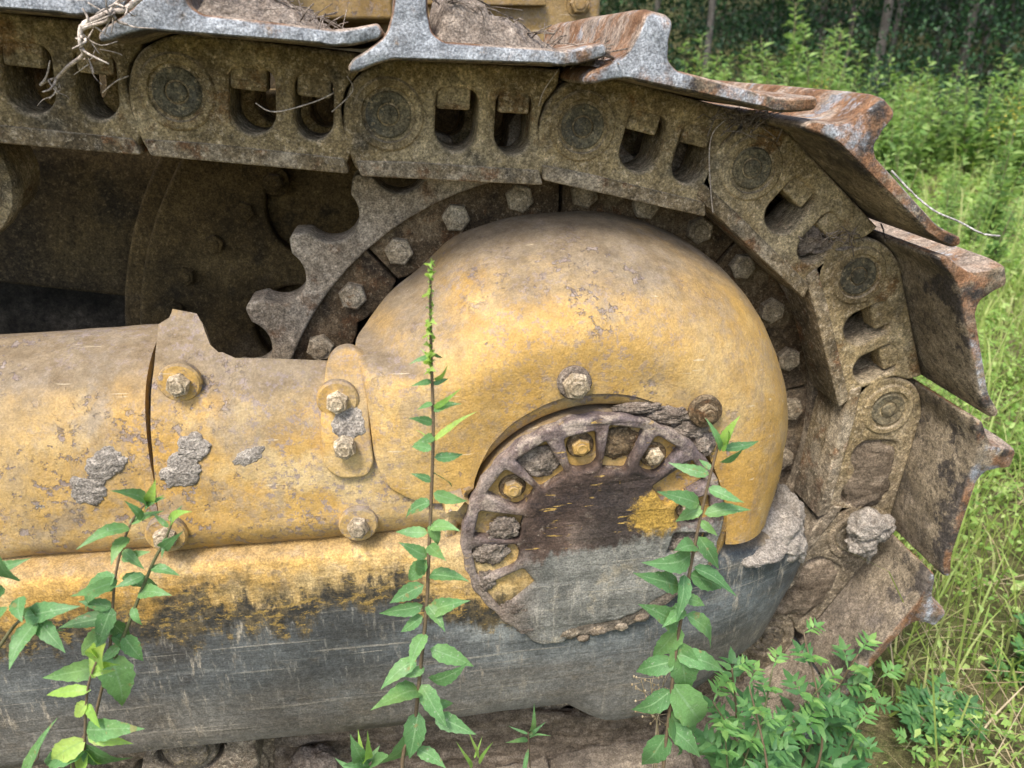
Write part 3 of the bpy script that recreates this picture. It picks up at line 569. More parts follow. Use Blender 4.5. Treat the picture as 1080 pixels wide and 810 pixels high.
for i, (px, py, w, hh) in enumerate([(518, 580, .020, .019), (532, 557, .017, .014), (543, 640, .018, .014), (558, 660, .016, .010), (512, 612, .012, .014), (705, 438, .030, .010), (727, 452, .022, .014), (741, 468, .014, .016), (672, 430, .028, .006)]):
    obj('mud_patch', blob(G(px, py, .742 if i < 5 else .752), (w, .0055 if i < 5 else .008, hh), .5, 3.2, 5, 40+i), M['mud'], CP, None)
obj('cap_collar', lathe([(.160, .80), (.163, .765), (.167, .760), (.176, .757), (.181, .760), (.184, .768), (.184, .82)], HX, HZ, 90, R_(-40), R_(205)), M['cover'], DZ)
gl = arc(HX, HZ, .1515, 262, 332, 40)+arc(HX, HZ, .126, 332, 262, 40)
obj('recess_shade_rim', plate([gl], .7385, .752, .002), M['dark'], CP)  # near-black crescent added to paint the shade of a recess below the cap
# broken lower rim: old nuts over the crescent painted as a shaded recess
for i, (px, py, r) in enumerate([(600, 666, .018), (630, 664, .015), (655, 660, .012), (676, 650, .013), (615, 672, .010)]):
    obj('cap_nut', blob(G(px, py, .741), (r*.85, .006, r*.55), .3, 2, 3, 70+i), M[('rail', 'flange', 'bolt', 'flange', 'flange')[i]], CP, None)
# mud packed on the frame's rear ledge and round the guard's foot
for i, (px, py, Y, a, b, c) in enumerate([(812, 560, .845, .045, .05, .040), (835, 572, .845, .018, .03, .022), (790, 580, .80, .05, .035, .014), (828, 540, .88, .022, .04, .035)]):
    obj('packed_mud', blob(G(px, py, Y), (a, b, c), .32, 2.2, 5, 80+i), M['mudlight'], BM, None)
# ---- behind the track: drive case, frame plate, hull, carrier roller
YD = 1.312
def disc(r, n=80): return [(x_, min(z_, H-.055)) for x_, z_ in arc(CX-.02, CZ, r, 0, 355.5, n-1)]
def circ(px, py, rr_): q = G(px, py, YD); return list(reversed(arc(q[0], q[2], rr_, 0, 345, 23)))
DC = obj('final_drive_case', join([plate([disc(.655), circ(335, 222, .085), circ(315, 345, .075)], YD, YD+.035, .008, 3), plate([disc(.69)], YD+.036, YD+.075, .008, 3)]), M['hubpart'], DZ)
for px, py in ((289, 192), (259, 222), (227, 256), (197, 290), (186, 325)):
    p = G(px, py, YD); o = obj('case_bolt', hexbolt(.016, .011, (0, 0, 0), .024, .006, rot=random.uniform(0, 60)), M['hubpart'], DC, 30); o.location = p
def boxm(x0, x1, y0, y1, z0, z1, b=.008): return plate([rounded([(x0, z0), (x1, z0), (x1, z1), (x0, z1)], b*1.2)], y0, y1, b)
p0, p1 = G(-400, 255, 1.392), G(178, 318, 1.392)
fp = plate([[(p0[0]-1, p0[2]+.10), (p0[0], p0[2]), (p1[0], p1[2]), (p1[0]+.25, p1[2]+.02), (p1[0]+.25, H+.25), (p0[0]-1, H+.25)]], 1.392, 1.43, .006)
obj('frame_plate', fp, M['hull'], DZ)
xr = G(634, 10, 1.62)[0]
obj('hull_side', boxm(-2.6, xr, 1.62, 2.9, H-.14, H+.42, .012), M['body'], DZ); obj('hull_lower', boxm(-2.6, xr-.01, 1.63, 2.88, .45, H-.143, .012), M['dark'], DZ)  # lower hull split off and coloured near-black, painting the interior's shade
for px, py in ((610, 4), (425, -12)):
    p = G(px, py, 1.618); o = obj('hull_bolt', hexbolt(.019, .012, (0, 0, 0), .024), M['body'], DZ, 30); o.location = p
p = G(132, 0, 1.5); q = G(415, 22, 1.5); obj('fender', boxm(-2.4, q[0], 1.46, 1.622, q[2], q[2]+.05, .006), M['body'], DZ)
p = G(190, 20, 1.6); obj('hull_bracket', boxm(G(180, 40, 1.58)[0], G(205, 40, 1.58)[0], 1.55, 1.63, G(180, 60, 1.58)[2], q[2]-.002, .006), M['hull'], DZ)
p = G(450, 2, 1.61); q = G(575, 8, 1.61); obj('hull_strip', boxm(p[0], q[0], 1.60, 1.624, G(500, 6, 1.61)[2], G(500, -3, 1.61)[2], .003), M['body'], DZ)
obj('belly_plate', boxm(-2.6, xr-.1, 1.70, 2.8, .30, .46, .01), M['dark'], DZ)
cr_ = G(-66, 190, 1.0)
obj('carrier_roller', lathe([(0, -.03), (.018, -.03), (.03, -.025), (.034, -.012), (.045, -.010), (.052, .004), (.062, .008), (.070, .0), (.080, .0), (.083, .006), (.080, .03), (.066, .04), (.064, .12)], cr_[0], cr_[2], 48), M['link'], DZ).location = (0, cr_[1], 0)
# far track seen past the hull: a plain run of shoes and a frame
obj('far_track_frame', boxm(-2.4, .45, 2.95, 3.35, .18, 1.0, .06), M['hull'], DZ)
# ================================================================ THINGS ON THE MACHINE
def pile(name, k, u0, u1, y0, y1, hgt, label, seed, vb=.0745):
    nu, ny = 46, 60; rows = []
    for i in range(nu+1):
        r = []
        for j in range(ny+1):
            a, b = i/nu, j/ny; e = min(1, a/.10 if a < .5 else (1-a)/.30)*min(1, b/.08, (1-b)/.2)
            hh = hgt*(max(0, 1-a)**1.1*.9+.14)*e*(.8+.5*mnoise.fractal(Vector((a*4+seed, b*9, 0)), .8, 2, 6))+e*(.004*mnoise.noise(Vector((a*14, b*60, seed)))+.003*mnoise.noise(Vector((a*40, b*150, seed))))
            r.append(tuple(chain_pt(k, u0+(u1-u0)*a, vb-.003+max(hh, -.001), y0+(y1-y0)*b)))
        rows.append(r)
    ms = [grid(rows)]; rr = random.Random(seed)
    for t in range(70):
        a, b = rr.random()**1.5, rr.random()**2; c = chain_pt(k, u0+(u1-u0)*a, vb+hgt*max(0, 1-a)*.9*rr.uniform(.6, 1.05)+.004, y0+.006+(y1-y0)*b*.7)
        d = Vector((rr.gauss(0, 1), rr.gauss(0, 1), rr.gauss(0, .45))).normalized()*rr.uniform(.006, .028); ms.append(tube([c-d, c+d*.2+Vector((0, 0, .002)), c+d], rr.uniform(.0004, .0010), 4))
    o = obj(name, join(ms), M['debris'], None, None); return tag(o, label, 'debris')
pile('debris_pile', 0, .040, .165, .774, 1.15, .046, 'pile of dry twigs and crumbled bark on the second track shoe from the left', 3)
pile('debris_pile', 1, .040, .180, .774, 1.15, .058, 'heap of dry needles and dirt against the upright grouser left of the rusty plate', 5)
pile('debris_pile', -1, .05, .19, .776, 1.1, .022, 'thin layer of dry litter on the track shoe at the top left corner', 9)
pile('debris_pile', 2, -.030, .004, .776, 1.1, .010, 'brown litter caught at the foot of the tall rusty grouser', 13, .062)
# bleached root hanging over the top left links
def root_mesh():
    rr = random.Random(4); ms = []
    def br(p, r, depth):
        pts = spline([G(*q) for q in p], 4); ms.append(tube(pts, list(np.linspace(r, r*.5, len(pts))), 5))
        if depth:
            for _ in range(depth):
                i = rr.randrange(2, len(pts)-1); c = Vector(pts[i]); d = Vector((rr.gauss(0, 1), rr.gauss(-.3, .5), rr.gauss(-.3, 1))).normalized(); L_ = rr.uniform(.010, .024)
                q = [c, c+d*L_*.5+Vector((rr.gauss(0, .003), 0, rr.gauss(0, .003))), c+d*L_+Vector((rr.gauss(0, .005), 0, rr.gauss(0, .005)))]; ms.append(tube(spline(q, 3), list(np.linspace(r*.6, r*.25, 7)), 4))
    Y = .755
    br([(152, -6, Y), (132, 10, Y), (118, 12, Y), (100, 20, Y), (86, 28, Y), (85, 48, Y), (88, 58, Y+.02), (72, 70, Y+.06), (60, 82, Y+.09), (50, 85, Y+.1), (42, 90, Y+.1)], .0028, 9)
    br([(116, 12, Y), (124, 22, Y), (135, 26, Y)], .002, 3); br([(86, 36, Y), (100, 48, Y+.03), (112, 60, Y+.07)], .0014, 4); br([(88, 56, Y+.02), (92, 64, Y+.05), (95, 70, Y+.08)], .0014, 3)
    br([(50, 84, Y+.1), (60, 94, Y+.1), (52, 104, Y+.1)], .0013, 5); br([(118, 12, Y), (122, 4, Y), (134, -2, Y)], .002, 4); br([(86, 30, Y), (98, 26, Y), (112, 22, Y), (120, 10, Y)], .0022, 3)
    return join(ms)
tag(obj('dried_root', root_mesh(), M['root'], None, None), 'bleached branching root hanging over the top left track links', 'root')
for i, (pp, lab) in enumerate([([(108, 98, .868), (122, 86, .86), (136, 80, .865)], 'short dry stalk poking out of the second link window'), ([(270, 109, .868), (290, 118, .862), (330, 108, .862), (352, 98, .866)], 'dry twig stretched across the two windows beside the second pin'), ([(766, 126, .866), (752, 140, .862), (748, 165, .866), (750, 205, .868), (752, 225, .872)], 'dry root fibre hanging down the link edge below the sloping shoe'), ([(590, 72, .862), (574, 95, .862), (568, 112, .868)], 'dry grass fibre in the joint left of the third pin'), ([(350, 118, .868), (372, 96, .862), (366, 80, .864)], 'dry grass fibre in the joint left of the second pin')]):
    tag(obj('dry_strand', tube(spline([G(*q) for q in pp], 5), .0008, 5), M['root'], None, None), lab, 'dry plant fibre')
rr = random.Random(8); ms = []
for t in range(70):
    c = G(rr.gauss(785, 20), rr.gauss(128, 5), rr.uniform(.84, .90)); d = Vector((rr.gauss(0, 1), rr.gauss(0, .5), rr.gauss(0, .6))).normalized()*rr.uniform(.006, .02); ms.append(tube([c-d, Vector(c)+Vector((0, 0, .004)), c+d], rr.uniform(.0005, .0012), 4))
tag(obj('twig_nest', join(ms), M['debris'], None, None), 'tangle of roots and twigs wedged over the pin under the sloping shoe', 'twigs')
ms = []
for t in range(60):
    c = G(rr.gauss(882, 18), rr.gauss(252, 4), rr.uniform(.85, .92)); d = Vector((rr.gauss(0, 1), rr.gauss(0, .5), rr.gauss(0, .5))).normalized()*rr.uniform(.005, .015); ms.append(tube([c-d, Vector(c)+Vector((0, 0, .003)), c+d], rr.uniform(.0005, .0010), 4))
ms.append(blob(G(878, 256, .91), (.045, .03, .010), .5, 2.5, 4, 3)); ms.append(blob(G(848, 252, .905), (.017, .015, .020), .35, 2.5, 4, 6))
tag(obj('twig_nest', join(ms), M['debris'], None, None), 'dark litter packed in the track joint above the rear link', 'twigs')
tag(obj('wire', tube(spline([G(940, 180, .80), G(962, 203, .79), G(985, 222, .77), G(1012, 234, .75), G(1035, 246, .73), G(1055, 249, .72)], 6), .0012, 6), M['wire'], None, None), 'bent pale wire sticking out behind the sloping track shoe', 'wire')
tag(obj('mud_clod', join([blob(G(918, 555, .85), (.030, .025, .026), .4, 2.4, 5, 90), blob(G(910, 572, .85), (.022, .02, .018), .4, 2.4, 5, 91), blob(G(917, 585, .85), (.004, .004, .016), .3, 2, 3, 92)]), M['mudlight'], None, None), 'crumbling grey clod of mud hanging from the lower rear track pin', 'mud')
for i, (px, py, Y, a, lab) in enumerate([(830, 700, .93, .05, 'brown lump of earth between the frame end and the lowest shoe'), (800, 730, .88, .05, 'dry earth clod half hidden by leaves below the frame end'), (330, 808, .84, .035, 'dry mud lump under the frame beside the roller')]):
    tag(obj('earth_clod', blob(G(px, py, Y), (a, a*.8, a*.8), .4, 2, 5, 95+i), M['mud'], None, None), lab, 'mud')
# ================================================================ WEEDS
def leaf_into(V, F, UVs, base, tip, wid, nrm, droop=.12, fold=.25, nseg=12, serr=.06):
    base, tip = Vector(base), Vector(tip); d = tip-base; L_ = d.length; x = d.normalized(); nrm = Vector(nrm); n = (nrm-x*nrm.dot(x)).normalized(); sde = x.cross(n); o = len(V)
    for i in range(nseg+1):
        t = i/nseg; w = wid*(math.sin(math.pi*t**.62)**.9*(1-t)**.18*1.04 if 0 < t < 1 else 0)*.5
        w *= 1+serr*(1 if i % 2 else -1); c = base+d*t+n*(math.sin(t*math.pi*.9)*droop*L_*.6-droop*L_*t*t*.9+math.sin(t*9+base.x*90)*L_*.012)+sde*(math.sin(t*2.6)*L_*(((base.x*977)%1)-.5)*.14)
        V += [c+sde*w+n*w*fold, c, c-sde*w+n*w*fold]; UVs += [(0, t), (.5, t), (1, t)]
    for i in range(nseg):
        a = o+i*3; F += [(a, a+1, a+4, a+3), (a+1, a+2, a+5, a+4)]
def leaf_obj(name, V, F, UVs, mat, parent=None):
    me = mesh(V, F); uv = me.uv_layers.new(name='UVMap')
    for lp in me.loops: uv.data[lp.index].uv = UVs[lp.vertex_index]
    return obj(name, me, mat, parent, None)
def weed(name, stems, leaves, label, cat, Y, tips=(), srad=.0022, wr=.42):
    base = stems[0][0]; b = G(base[0], base[1], Y if len(base) < 3 else base[2])
    root = empty(name, (b[0], b[1], 0), label, cat); rr = random.Random(len(leaves)*7+int(base[0]))
    ms = []
    for st in stems:
        pts = [G(q[0], q[1], q[2] if len(q) > 2 else Y) for q in st]
        if st is stems[0]: pts = [np.array([pts[0][0]+.01, pts[0][1], -.01])]+pts
        pts = spline(pts, 5); ms.append(tube(pts, list(np.linspace(srad, srad*.45, len(pts))), 6))
    obj('stem', join(ms), M['stem'], root, None)
    for key, lst, mat in (('foliage', leaves, 'weed'), ('young_foliage', tips, 'weedtip')):
        if not lst: continue
        V, F, U = [], [], []
        for lf in lst:
            bx_, by_, tx, ty = lf[:4]; w = lf[4] if len(lf) > 4 else wr; dy = rr.uniform(-.035, .02); p, q = G(bx_, by_, Y), G(tx, ty, Y+dy)
            nn = Vector((rr.gauss(0, .35), -.75+rr.gauss(0, .25), .75+rr.gauss(0, .25))); ln = (Vector(q)-Vector(p)).length
            leaf_into(V, F, U, p, q, ln*w*.82, nn, rr.uniform(.05, .2), rr.uniform(.1, .4))
        leaf_obj(key, V, F, U, M[mat], root)
    return root
LV = [(437, 770, 400, 812, .5), (441, 751, 430, 803, .5), (459, 754, 502, 776, .5), (440, 790, 470, 812, .5), (443, 728, 393, 744, .46), (444, 722, 473, 768, .46), (454, 717, 491, 702, .42), (454, 684, 501, 704, .46), (439, 695, 401, 728, .46), (448, 668, 434, 706, .48), (450, 638, 469, 667, .46), (453, 645, 494, 634, .42), (446, 638, 399, 650, .40), (446, 650, 421, 666, .5), (447, 617, 410, 637, .46), (453, 607, 494, 614, .42), (450, 590, 428, 614, .5), (450, 587, 421, 572, .46), (454, 556, 484, 560, .5), (451, 562, 416, 560, .42), (454, 552, 462, 577, .55), (455, 530, 424, 547, .45), (457, 520, 494, 528, .46), (455, 507, 433, 500, .42), (458, 483, 489, 477, .40), (456, 474, 432, 471, .42), (457, 500, 478, 512, .4), (457, 460, 437, 466, .42), (457, 432, 485, 427, .36), (456, 446, 432, 442, .36), (456, 425, 440, 432, .4), (455, 402, 434, 407, .34), (456, 405, 474, 400, .34), (455, 376, 431, 383, .30), (455, 372, 468, 378, .3), (454, 745, 480, 742, .4), (448, 705, 420, 712, .45), (452, 575, 470, 590, .4), (452, 600, 436, 596, .5)]
rr = random.Random(2); LT = []
for i in range(40):
    y = 396-118*i/39; s_ = (1-i/60)*rr.uniform(5, 11); sd = 1 if i % 2 else -1; LT.append((454+rr.uniform(-1, 1), y, 454+sd*s_*.46, y-s_*.85, .34))
for a in ((458, 465, 500, 432), (458, 430, 482, 410), (456, 470, 438, 452), (458, 400, 470, 388), (455, 382, 444, 366)): LT.append((*a, .16))
weed('tall_weed', [[(425, 830), (437, 765), (444, 700), (450, 640), (452, 590), (455, 520), (457, 450), (455, 380), (454, 330), (454, 284)]], LV, 'tall slender weed with paired leaves and pale bud spike before the sprocket guard', 'weed', .56, LT, .0023)
LR = [(760, 476, 747, 440, .3), (762, 474, 801, 463, .24), (760, 488, 784, 474, .34), (748, 500, 705, 487, .36), (750, 495, 737, 484, .5), (747, 515, 786, 528, .42), (743, 542, 793, 537, .38), (741, 535, 712, 551, .52), (738, 531, 694, 519, .36), (739, 549, 757, 566, .5), (737, 566, 759, 602, .40), (729, 585, 683, 592, .46), (732, 598, 779, 630, .34), (728, 606, 764, 622, .44), (722, 606, 716, 657, .42), (716, 617, 672, 601, .36), (724, 648, 756, 687, .36), (715, 660, 676, 640, .36), (717, 661, 689, 698, .48), (716, 676, 725, 738, .4), (713, 690, 768, 712, .4), (712, 697, 668, 712, .5), (710, 722, 748, 768, .46), (708, 728, 664, 752, .5), (706, 752, 720, 806, .46), (704, 765, 742, 800, .46), (703, 775, 676, 812, .46), (722, 630, 745, 640, .5), (720, 640, 700, 660, .5), (734, 575, 712, 580, .5)]
weed('tall_weed', [[(698, 830), (705, 760), (714, 680), (728, 600), (740, 540), (752, 490), (758, 468)]], LR, 'leafy weed with long pointed leaves in front of the round drive cap', 'weed', .57, [(763, 470, 779, 440, .34), (761, 473, 770, 456, .4)], .0024)
LA = [(155, 532, 122, 517, .32), (152, 540, 171, 524, .4), (150, 548, 133, 528, .4), (137, 556, 82, 577, .34), (136, 552, 172, 536, .34), (134, 566, 118, 594, .5), (130, 580, 152, 600, .46), (128, 590, 158, 582, .4), (122, 606, 84, 646, .5), (124, 612, 75, 628, .4), (128, 610, 170, 616, .44), (120, 622, 98, 618, .4), (118, 640, 102, 682, .56), (118, 640, 82, 634, .5), (118, 650, 60, 662, .40), (117, 655, 140, 672, .5), (116, 668, 80, 690, .44), (116, 670, 152, 690, .4), (115, 690, 128, 750, .6), (113, 700, 42, 716, .36), (112, 712, 138, 714, .4), (181, 553, 192, 533, .3), (178, 556, 160, 540, .3), (176, 566, 170, 590, .5), (170, 578, 192, 566, .3), (159, 599, 190, 606, .44), (152, 606, 120, 618, .5), (146, 625, 178, 628, .44), (140, 640, 150, 660, .5), (130, 670, 152, 698, .56), (126, 680, 105, 700, .5)]
weed('leafy_weed', [[(92, 830), (100, 760), (115, 690), (122, 606), (137, 554), (156, 528)], [(112, 715), (130, 672), (159, 599), (174, 570), (182, 549)]], LA, 'broad leaved weed with two reddish stems at the left of the scraped beam', 'weed', .57, [(156, 530, 162, 508, .4), (156, 532, 174, 522, .3), (182, 552, 196, 541, .3), (182, 550, 184, 536, .4)], .0020)
LB = [(-5, 600, 28, 588, .42), (2, 618, -20, 640, .5), (26, 650, 82, 638, .46), (38, 655, 8, 706, .5), (30, 640, 62, 672, .55), (20, 630, 24, 655, .6), (40, 655, 66, 690, .5), (5, 640, -14, 670, .5), (12, 610, -10, 585, .5)]
weed('leafy_weed', [[(-30, 830), (-10, 720), (-5, 660), (-8, 610)], [(-6, 690), (20, 655), (42, 650)]], LB, 'dark leaves reaching in at the left edge of the frame', 'weed', .54, (), .0018)
LCt = [(100, 690, 93, 688, .4), (103, 698, 108, 682, .5), (102, 706, 122, 702, .3), (100, 715, 92, 690, .35), (96, 728, 44, 732, .28), (98, 712, 122, 708, .3), (94, 742, 104, 770, .6), (92, 740, 76, 756, .5), (92, 776, 140, 786, .36), (90, 780, 50, 810, .5), (88, 790, 110, 806, .5), (92, 795, 70, 812, .5)]
weed('young_weed', [[(86, 840), (89, 790), (92, 730), (100, 702), (105, 692)]], [(90, 770, 150, 772, .4), (88, 785, 140, 805, .5), (92, 790, 40, 800, .5)], 'young weed with bright yellow green tips low at the left', 'weed', .52, LCt, .0017)
weed('grass_tuft', [[(560, 830), (558, 790), (557, 772)]], [(557, 790, 552, 835, .12), (558, 776, 575, 762, .18), (557, 774, 536, 765, .16), (558, 772, 566, 748, .14), (558, 778, 580, 774, .14), (557, 780, 535, 782, .16), (45, 832, 48, 770, .12)][:6], 'small upright grass shoot under the middle of the beam', 'grass', .66, [(500, 800, 508, 776, .14), (505, 806, 520, 784, .12), (498, 810, 486, 784, .12), (505, 800, 495, 770, .10)], .0012)
weed('leaf_blade', [[(34, 850), (40, 800), (46, 772)]], [(32, 830, 50, 763, .16)], 'single broad grass blade standing beside the young weed at the left', 'grass', .53, (), .0010)
weed('low_weed', [[(392, 850), (388, 820), (384, 800)]], [(384, 800, 372, 780, .4), (386, 805, 400, 785, .4), (384, 805, 362, 808, .4), (388, 815, 410, 800, .4), (388, 812, 378, 792, .3), (380, 812, 352, 800, .3), (390, 820, 372, 815, .4)], 'low green sprout beneath the beam left of the tall weed', 'weed', .70, [(384, 800, 378, 770, .2), (384, 802, 394, 776, .2)], .0013)
# airy seed grass by the right weed
def seed_grass():
    rr = random.Random(12); root = empty('seed_grass', (G(690, 820, .62)[0], .62, 0), 'thin pale grass with a loose seed head beside the right hand weed', 'grass'); ms = []; sd = []
    for (bx_, tx) in ((692, 686), (690, 700), (694, 676)):
        p = [np.array([G(690, 820, .62)[0], .62, 0]), G(bx_, 790, .62), G((bx_+tx)/2, 750, .62), G(tx, 716, .62)]; p = spline(p, 6); ms.append(tube(p, list(np.linspace(.0011, .0004, len(p))), 4))
        for k in range(18):
            q = Vector(p[-1-rr.randrange(0, 9)]); d = Vector((rr.gauss(0, 1), rr.gauss(0, .6), rr.gauss(.6, .5))).normalized()*rr.uniform(.008, .022); ms.append(tube([q, q+d], .0003, 3)); sd.append(blob(q+d, (.0013, .0013, .0022), .1, 1, 1, k))
    obj('stalk', join(ms), M['straw'], root, None); obj('seed_head', join(sd), M['straw'], root, None)
seed_grass()
# ragweed bushes by the rear of the track
def ragweed(name, base, tops, label, n_leaf, seed, size=.05):
    rr = random.Random(seed); root = empty(name, (base[0], base[1], 0), label, 'bush'); ms = []; V, F, U = [], [], []; V2, F2, U2 = [], [], []
    for tpt in tops:
        T = Vector(tpt); Bv = Vector((base[0]+rr.gauss(0, .02), base[1]+rr.gauss(0, .02), 0)); mid = (Bv+T)/2+Vector((rr.gauss(0, .02), rr.gauss(0, .02), .03)); p = spline([Bv, mid, T], 8); ms.append(tube(p, list(np.linspace(.0026, .001, len(p))), 5))
        for k in range(n_leaf):
            t = .30+.70*k/(n_leaf-1); i = t*(len(p)-1); c = Vector(p[int(i)]); az = k*2.4+rr.uniform(-.5, .5); out = Vector((math.cos(az), math.sin(az), rr.uniform(.3, .95))).normalized(); ln = size*(1.35-.75*t)*rr.uniform(.8, 1.2)
            tgt = (V2, F2, U2) if t > .88 else (V, F, U); up = Vector((0, -.3, 1)); sd = out.cross(up).normalized()
            rach = [c+out*ln*q+Vector((0, 0, -.22*ln*q*q)) for q in (0, .3, .5, .7, .85, 1)]
            leaf_into(*tgt, rach[3], rach[5]+out*ln*.25, ln*.24, up, .05, .2, 5, .1)
            for q in (1, 2, 3):
                for sg in (-1, 1):
                    l2 = ln*(.55-.08*abs(q-1.5))*rr.uniform(.8, 1.1); leaf_into(*tgt, rach[q], rach[q]+(out*.55+sd*sg).normalized()*l2+Vector((0, 0, rr.gauss(0, .08)*l2)), l2*.36, up+Vector((rr.gauss(0, .2), rr.gauss(0, .2), 0)), .08, .2, 4, .1)
            leaf_into(*tgt, c, rach[3], ln*.09, up, .05, .1, 3, 0)
    obj('stem', join(ms), M['stem'], root, None); leaf_obj('foliage', V, F, U, M['bush'], root)
    if V2: leaf_obj('young_foliage', V2, F2, U2, M['bushtip'], root)
g = lambda *a: tuple(G(*a))
ragweed('ragweed', (G(850, 830, .72)[0], .74), [g(848, 668, .74), g(905, 690, .76), g(928, 715, .74), g(868, 722, .70), g(905, 765, .70), g(845, 765, .68)], 'feathery ragweed bush in front of the lowest track shoe', 9, 5, .058)
ragweed('ragweed', (G(790, 830, .66)[0], .67), [g(772, 705, .66), g(790, 722, .65), g(752, 740, .66), g(815, 705, .67), g(800, 765, .64), g(765, 780, .63)], 'bright tipped young ragweed between the right weed and the bush', 9, 9, .055)
ragweed('ragweed', (G(1085, 800, .95)[0], .95), [g(1075, 690, .95), g(1050, 715, .95), g(1060, 750, .92), g(1085, 660, 1.0)], 'feathery ragweed at the lower right edge of the meadow', 13, 15, .06)
ragweed('ragweed', (G(975, 835, .85)[0], .85), [g(960, 745, .87), g(985, 760, .85), g(1005, 785, .82), g(955, 790, .80)], 'small ragweed in the short grass right of the bush', 11, 19, .05)
# ================================================================ MEADOW AND FOREST
def leaves_np(base, d, wid, nrm, bend=.15):  # many folded four-point leaves at once
    n = len(base); L_ = np.linalg.norm(d, axis=1, keepdims=True); x = d/L_; nn = nrm-(nrm*x).sum(1, keepdims=True)*x; nn /= np.linalg.norm(nn, axis=1, keepdims=True)+1e-9; sd = np.cross(x, nn)
    mid = base+d*.45+nn*L_*bend*.5; w = wid[:, None]*.5
    v = np.stack([base, mid+sd*w+nn*w*.3, base+d-nn*L_*bend*.3, mid-sd*w+nn*w*.3, mid], 1).reshape(-1, 3); i = np.arange(n)[:, None]*5
    f = np.concatenate([i+np.array([[0, 1, 4]]), i+np.array([[1, 2, 4]]), i+np.array([[2, 3, 4]]), i+np.array([[3, 0, 4]])], 1).reshape(-1, 3); return v, f
def blades_np(base, h, lean, wid):
    n = len(base); az = rng.uniform(0, 2*np.pi, n); s_ = np.stack([np.cos(az), np.sin(az), 0*az], 1)*wid[:, None]*.5; up = np.zeros((n, 3)); up[:, 2] = h
    p1 = base+up*.55+lean*.30; p2 = base+up*.9+lean*.75; p3 = base+up*.98+lean*1.15
    v = np.stack([base-s_, base+s_, p1-s_*.9, p1+s_*.9, p2-s_*.6, p2+s_*.6, p3], 1).reshape(-1, 3); i = np.arange(n)[:, None]*7
    f = np.concatenate([i+np.array([[0, 1, 3]]), i+np.array([[0, 3, 2]]), i+np.array([[2, 3, 5]]), i+np.array([[2, 5, 4]]), i+np.array([[4, 5, 6]])], 1).reshape(-1, 3); return v, f
def np_obj(name, v, f, mat, parent=None):
    me = bpy.data.meshes.new(name); me.vertices.add(len(v)); me.vertices.foreach_set('co', v.astype(np.float32).ravel()); me.loops.add(f.size); me.loops.foreach_set('vertex_index', f.astype(np.int32).ravel())
    me.polygons.add(len(f)); me.polygons.foreach_set('loop_start', np.arange(0, f.size, 3, dtype=np.int32)); me.update(calc_edges=True); me.validate(); return obj(name, me, mat, parent, None, smooth=False)
def gz(x, y): return 5.5*np.clip((np.hypot(x, y)-20)/22, 0, 1)**1.4+.05*np.sin(x*.9+1)*np.sin(y*.7)*np.clip((np.hypot(x-1, y-1)-1.2)/2, 0, 1)
gx = np.concatenate([np.linspace(-60, -6, 12), np.linspace(-5, 14, 90), np.linspace(15, 80, 40)]); gy = np.concatenate([np.linspace(-20, -3, 6), np.linspace(-2, 14, 80), np.linspace(15, 90, 46)])
rows = [[(x, y, float(gz(x, y))-.004) for x in gx] for y in gy]
gd = obj('ground', grid(rows), M['soil'], None, None); gd['kind'] = 'structure'
def wedge(n, r0, r1, a0=13, a1=46, pw=1.0): # points over the part of the meadow the picture looks at
    r = r0+(r1-r0)*rng.random(n)**pw; a = np.radians(rng.uniform(a0, a1, n)); return np.stack([r*np.sin(a), r*np.cos(a)], 1)
def clear(p):                               # keep the machine's footprint free
    x, y = p[:, 0], p[:, 1]; return p[~((x < .80) & (y > .72) & (y < 3.6))]
def ground3(p): return np.concatenate([p, gz(p[:, 0], p[:, 1])[:, None]], 1)
def clump(p, f=1.6, off=0): return np.array([mnoise.noise(Vector((a*f+off, b*f, off))) for a, b in p])
p = clear(np.concatenate([wedge(15000, .9, 5, 8, 56, 1.0), wedge(8000, 4, 11, 5, 45), np.stack([rng.uniform(-2.5, 1.6, 5000), rng.uniform(-.4, .70, 5000)], 1)])); k = clump(p); p = p[(k+rng.uniform(-.5, .5, len(p))) > -.22]; n = len(p); hh = rng.gamma(5, .016, n)*(1+.35*clump(p, 1.1, 5)); hh = np.where(p[:, 1] < .70, hh*.5, hh); ln = rng.normal(0, .45, (n, 3))*hh[:, None]; ln[:, 2] *= .2
tallg = (rng.random(n) < .045) & (p[:, 1] > .7); hh = np.where(tallg, rng.uniform(.22, .5, n), hh); ln[tallg] *= 1.6
v, f = blades_np(ground3(p), hh, ln, rng.uniform(.0022, .0055, n)*np.clip(np.hypot(p[:, 0], p[:, 1])/2.2, 1, 3)); tag(np_obj('grass', v, f, M['grass']), 'bright mixed meadow grass behind the bulldozer', 'grass', kind='stuff')
p = clear(np.concatenate([wedge(2200, .9, 6, 8, 56), wedge(900, 5, 10, 8, 45)])); n = len(p); hh = rng.uniform(.01, .10, n); ln = rng.normal(0, .12, (n, 3)); ln[:, 2] = rng.uniform(-.02, .03, n)
v, f = blades_np(ground3(p), hh, ln, rng.uniform(.0015, .0035, n)); tag(np_obj('dry_grass', v, f, M['straw']), 'dry straw lying among the green meadow grass', 'grass', kind='stuff')
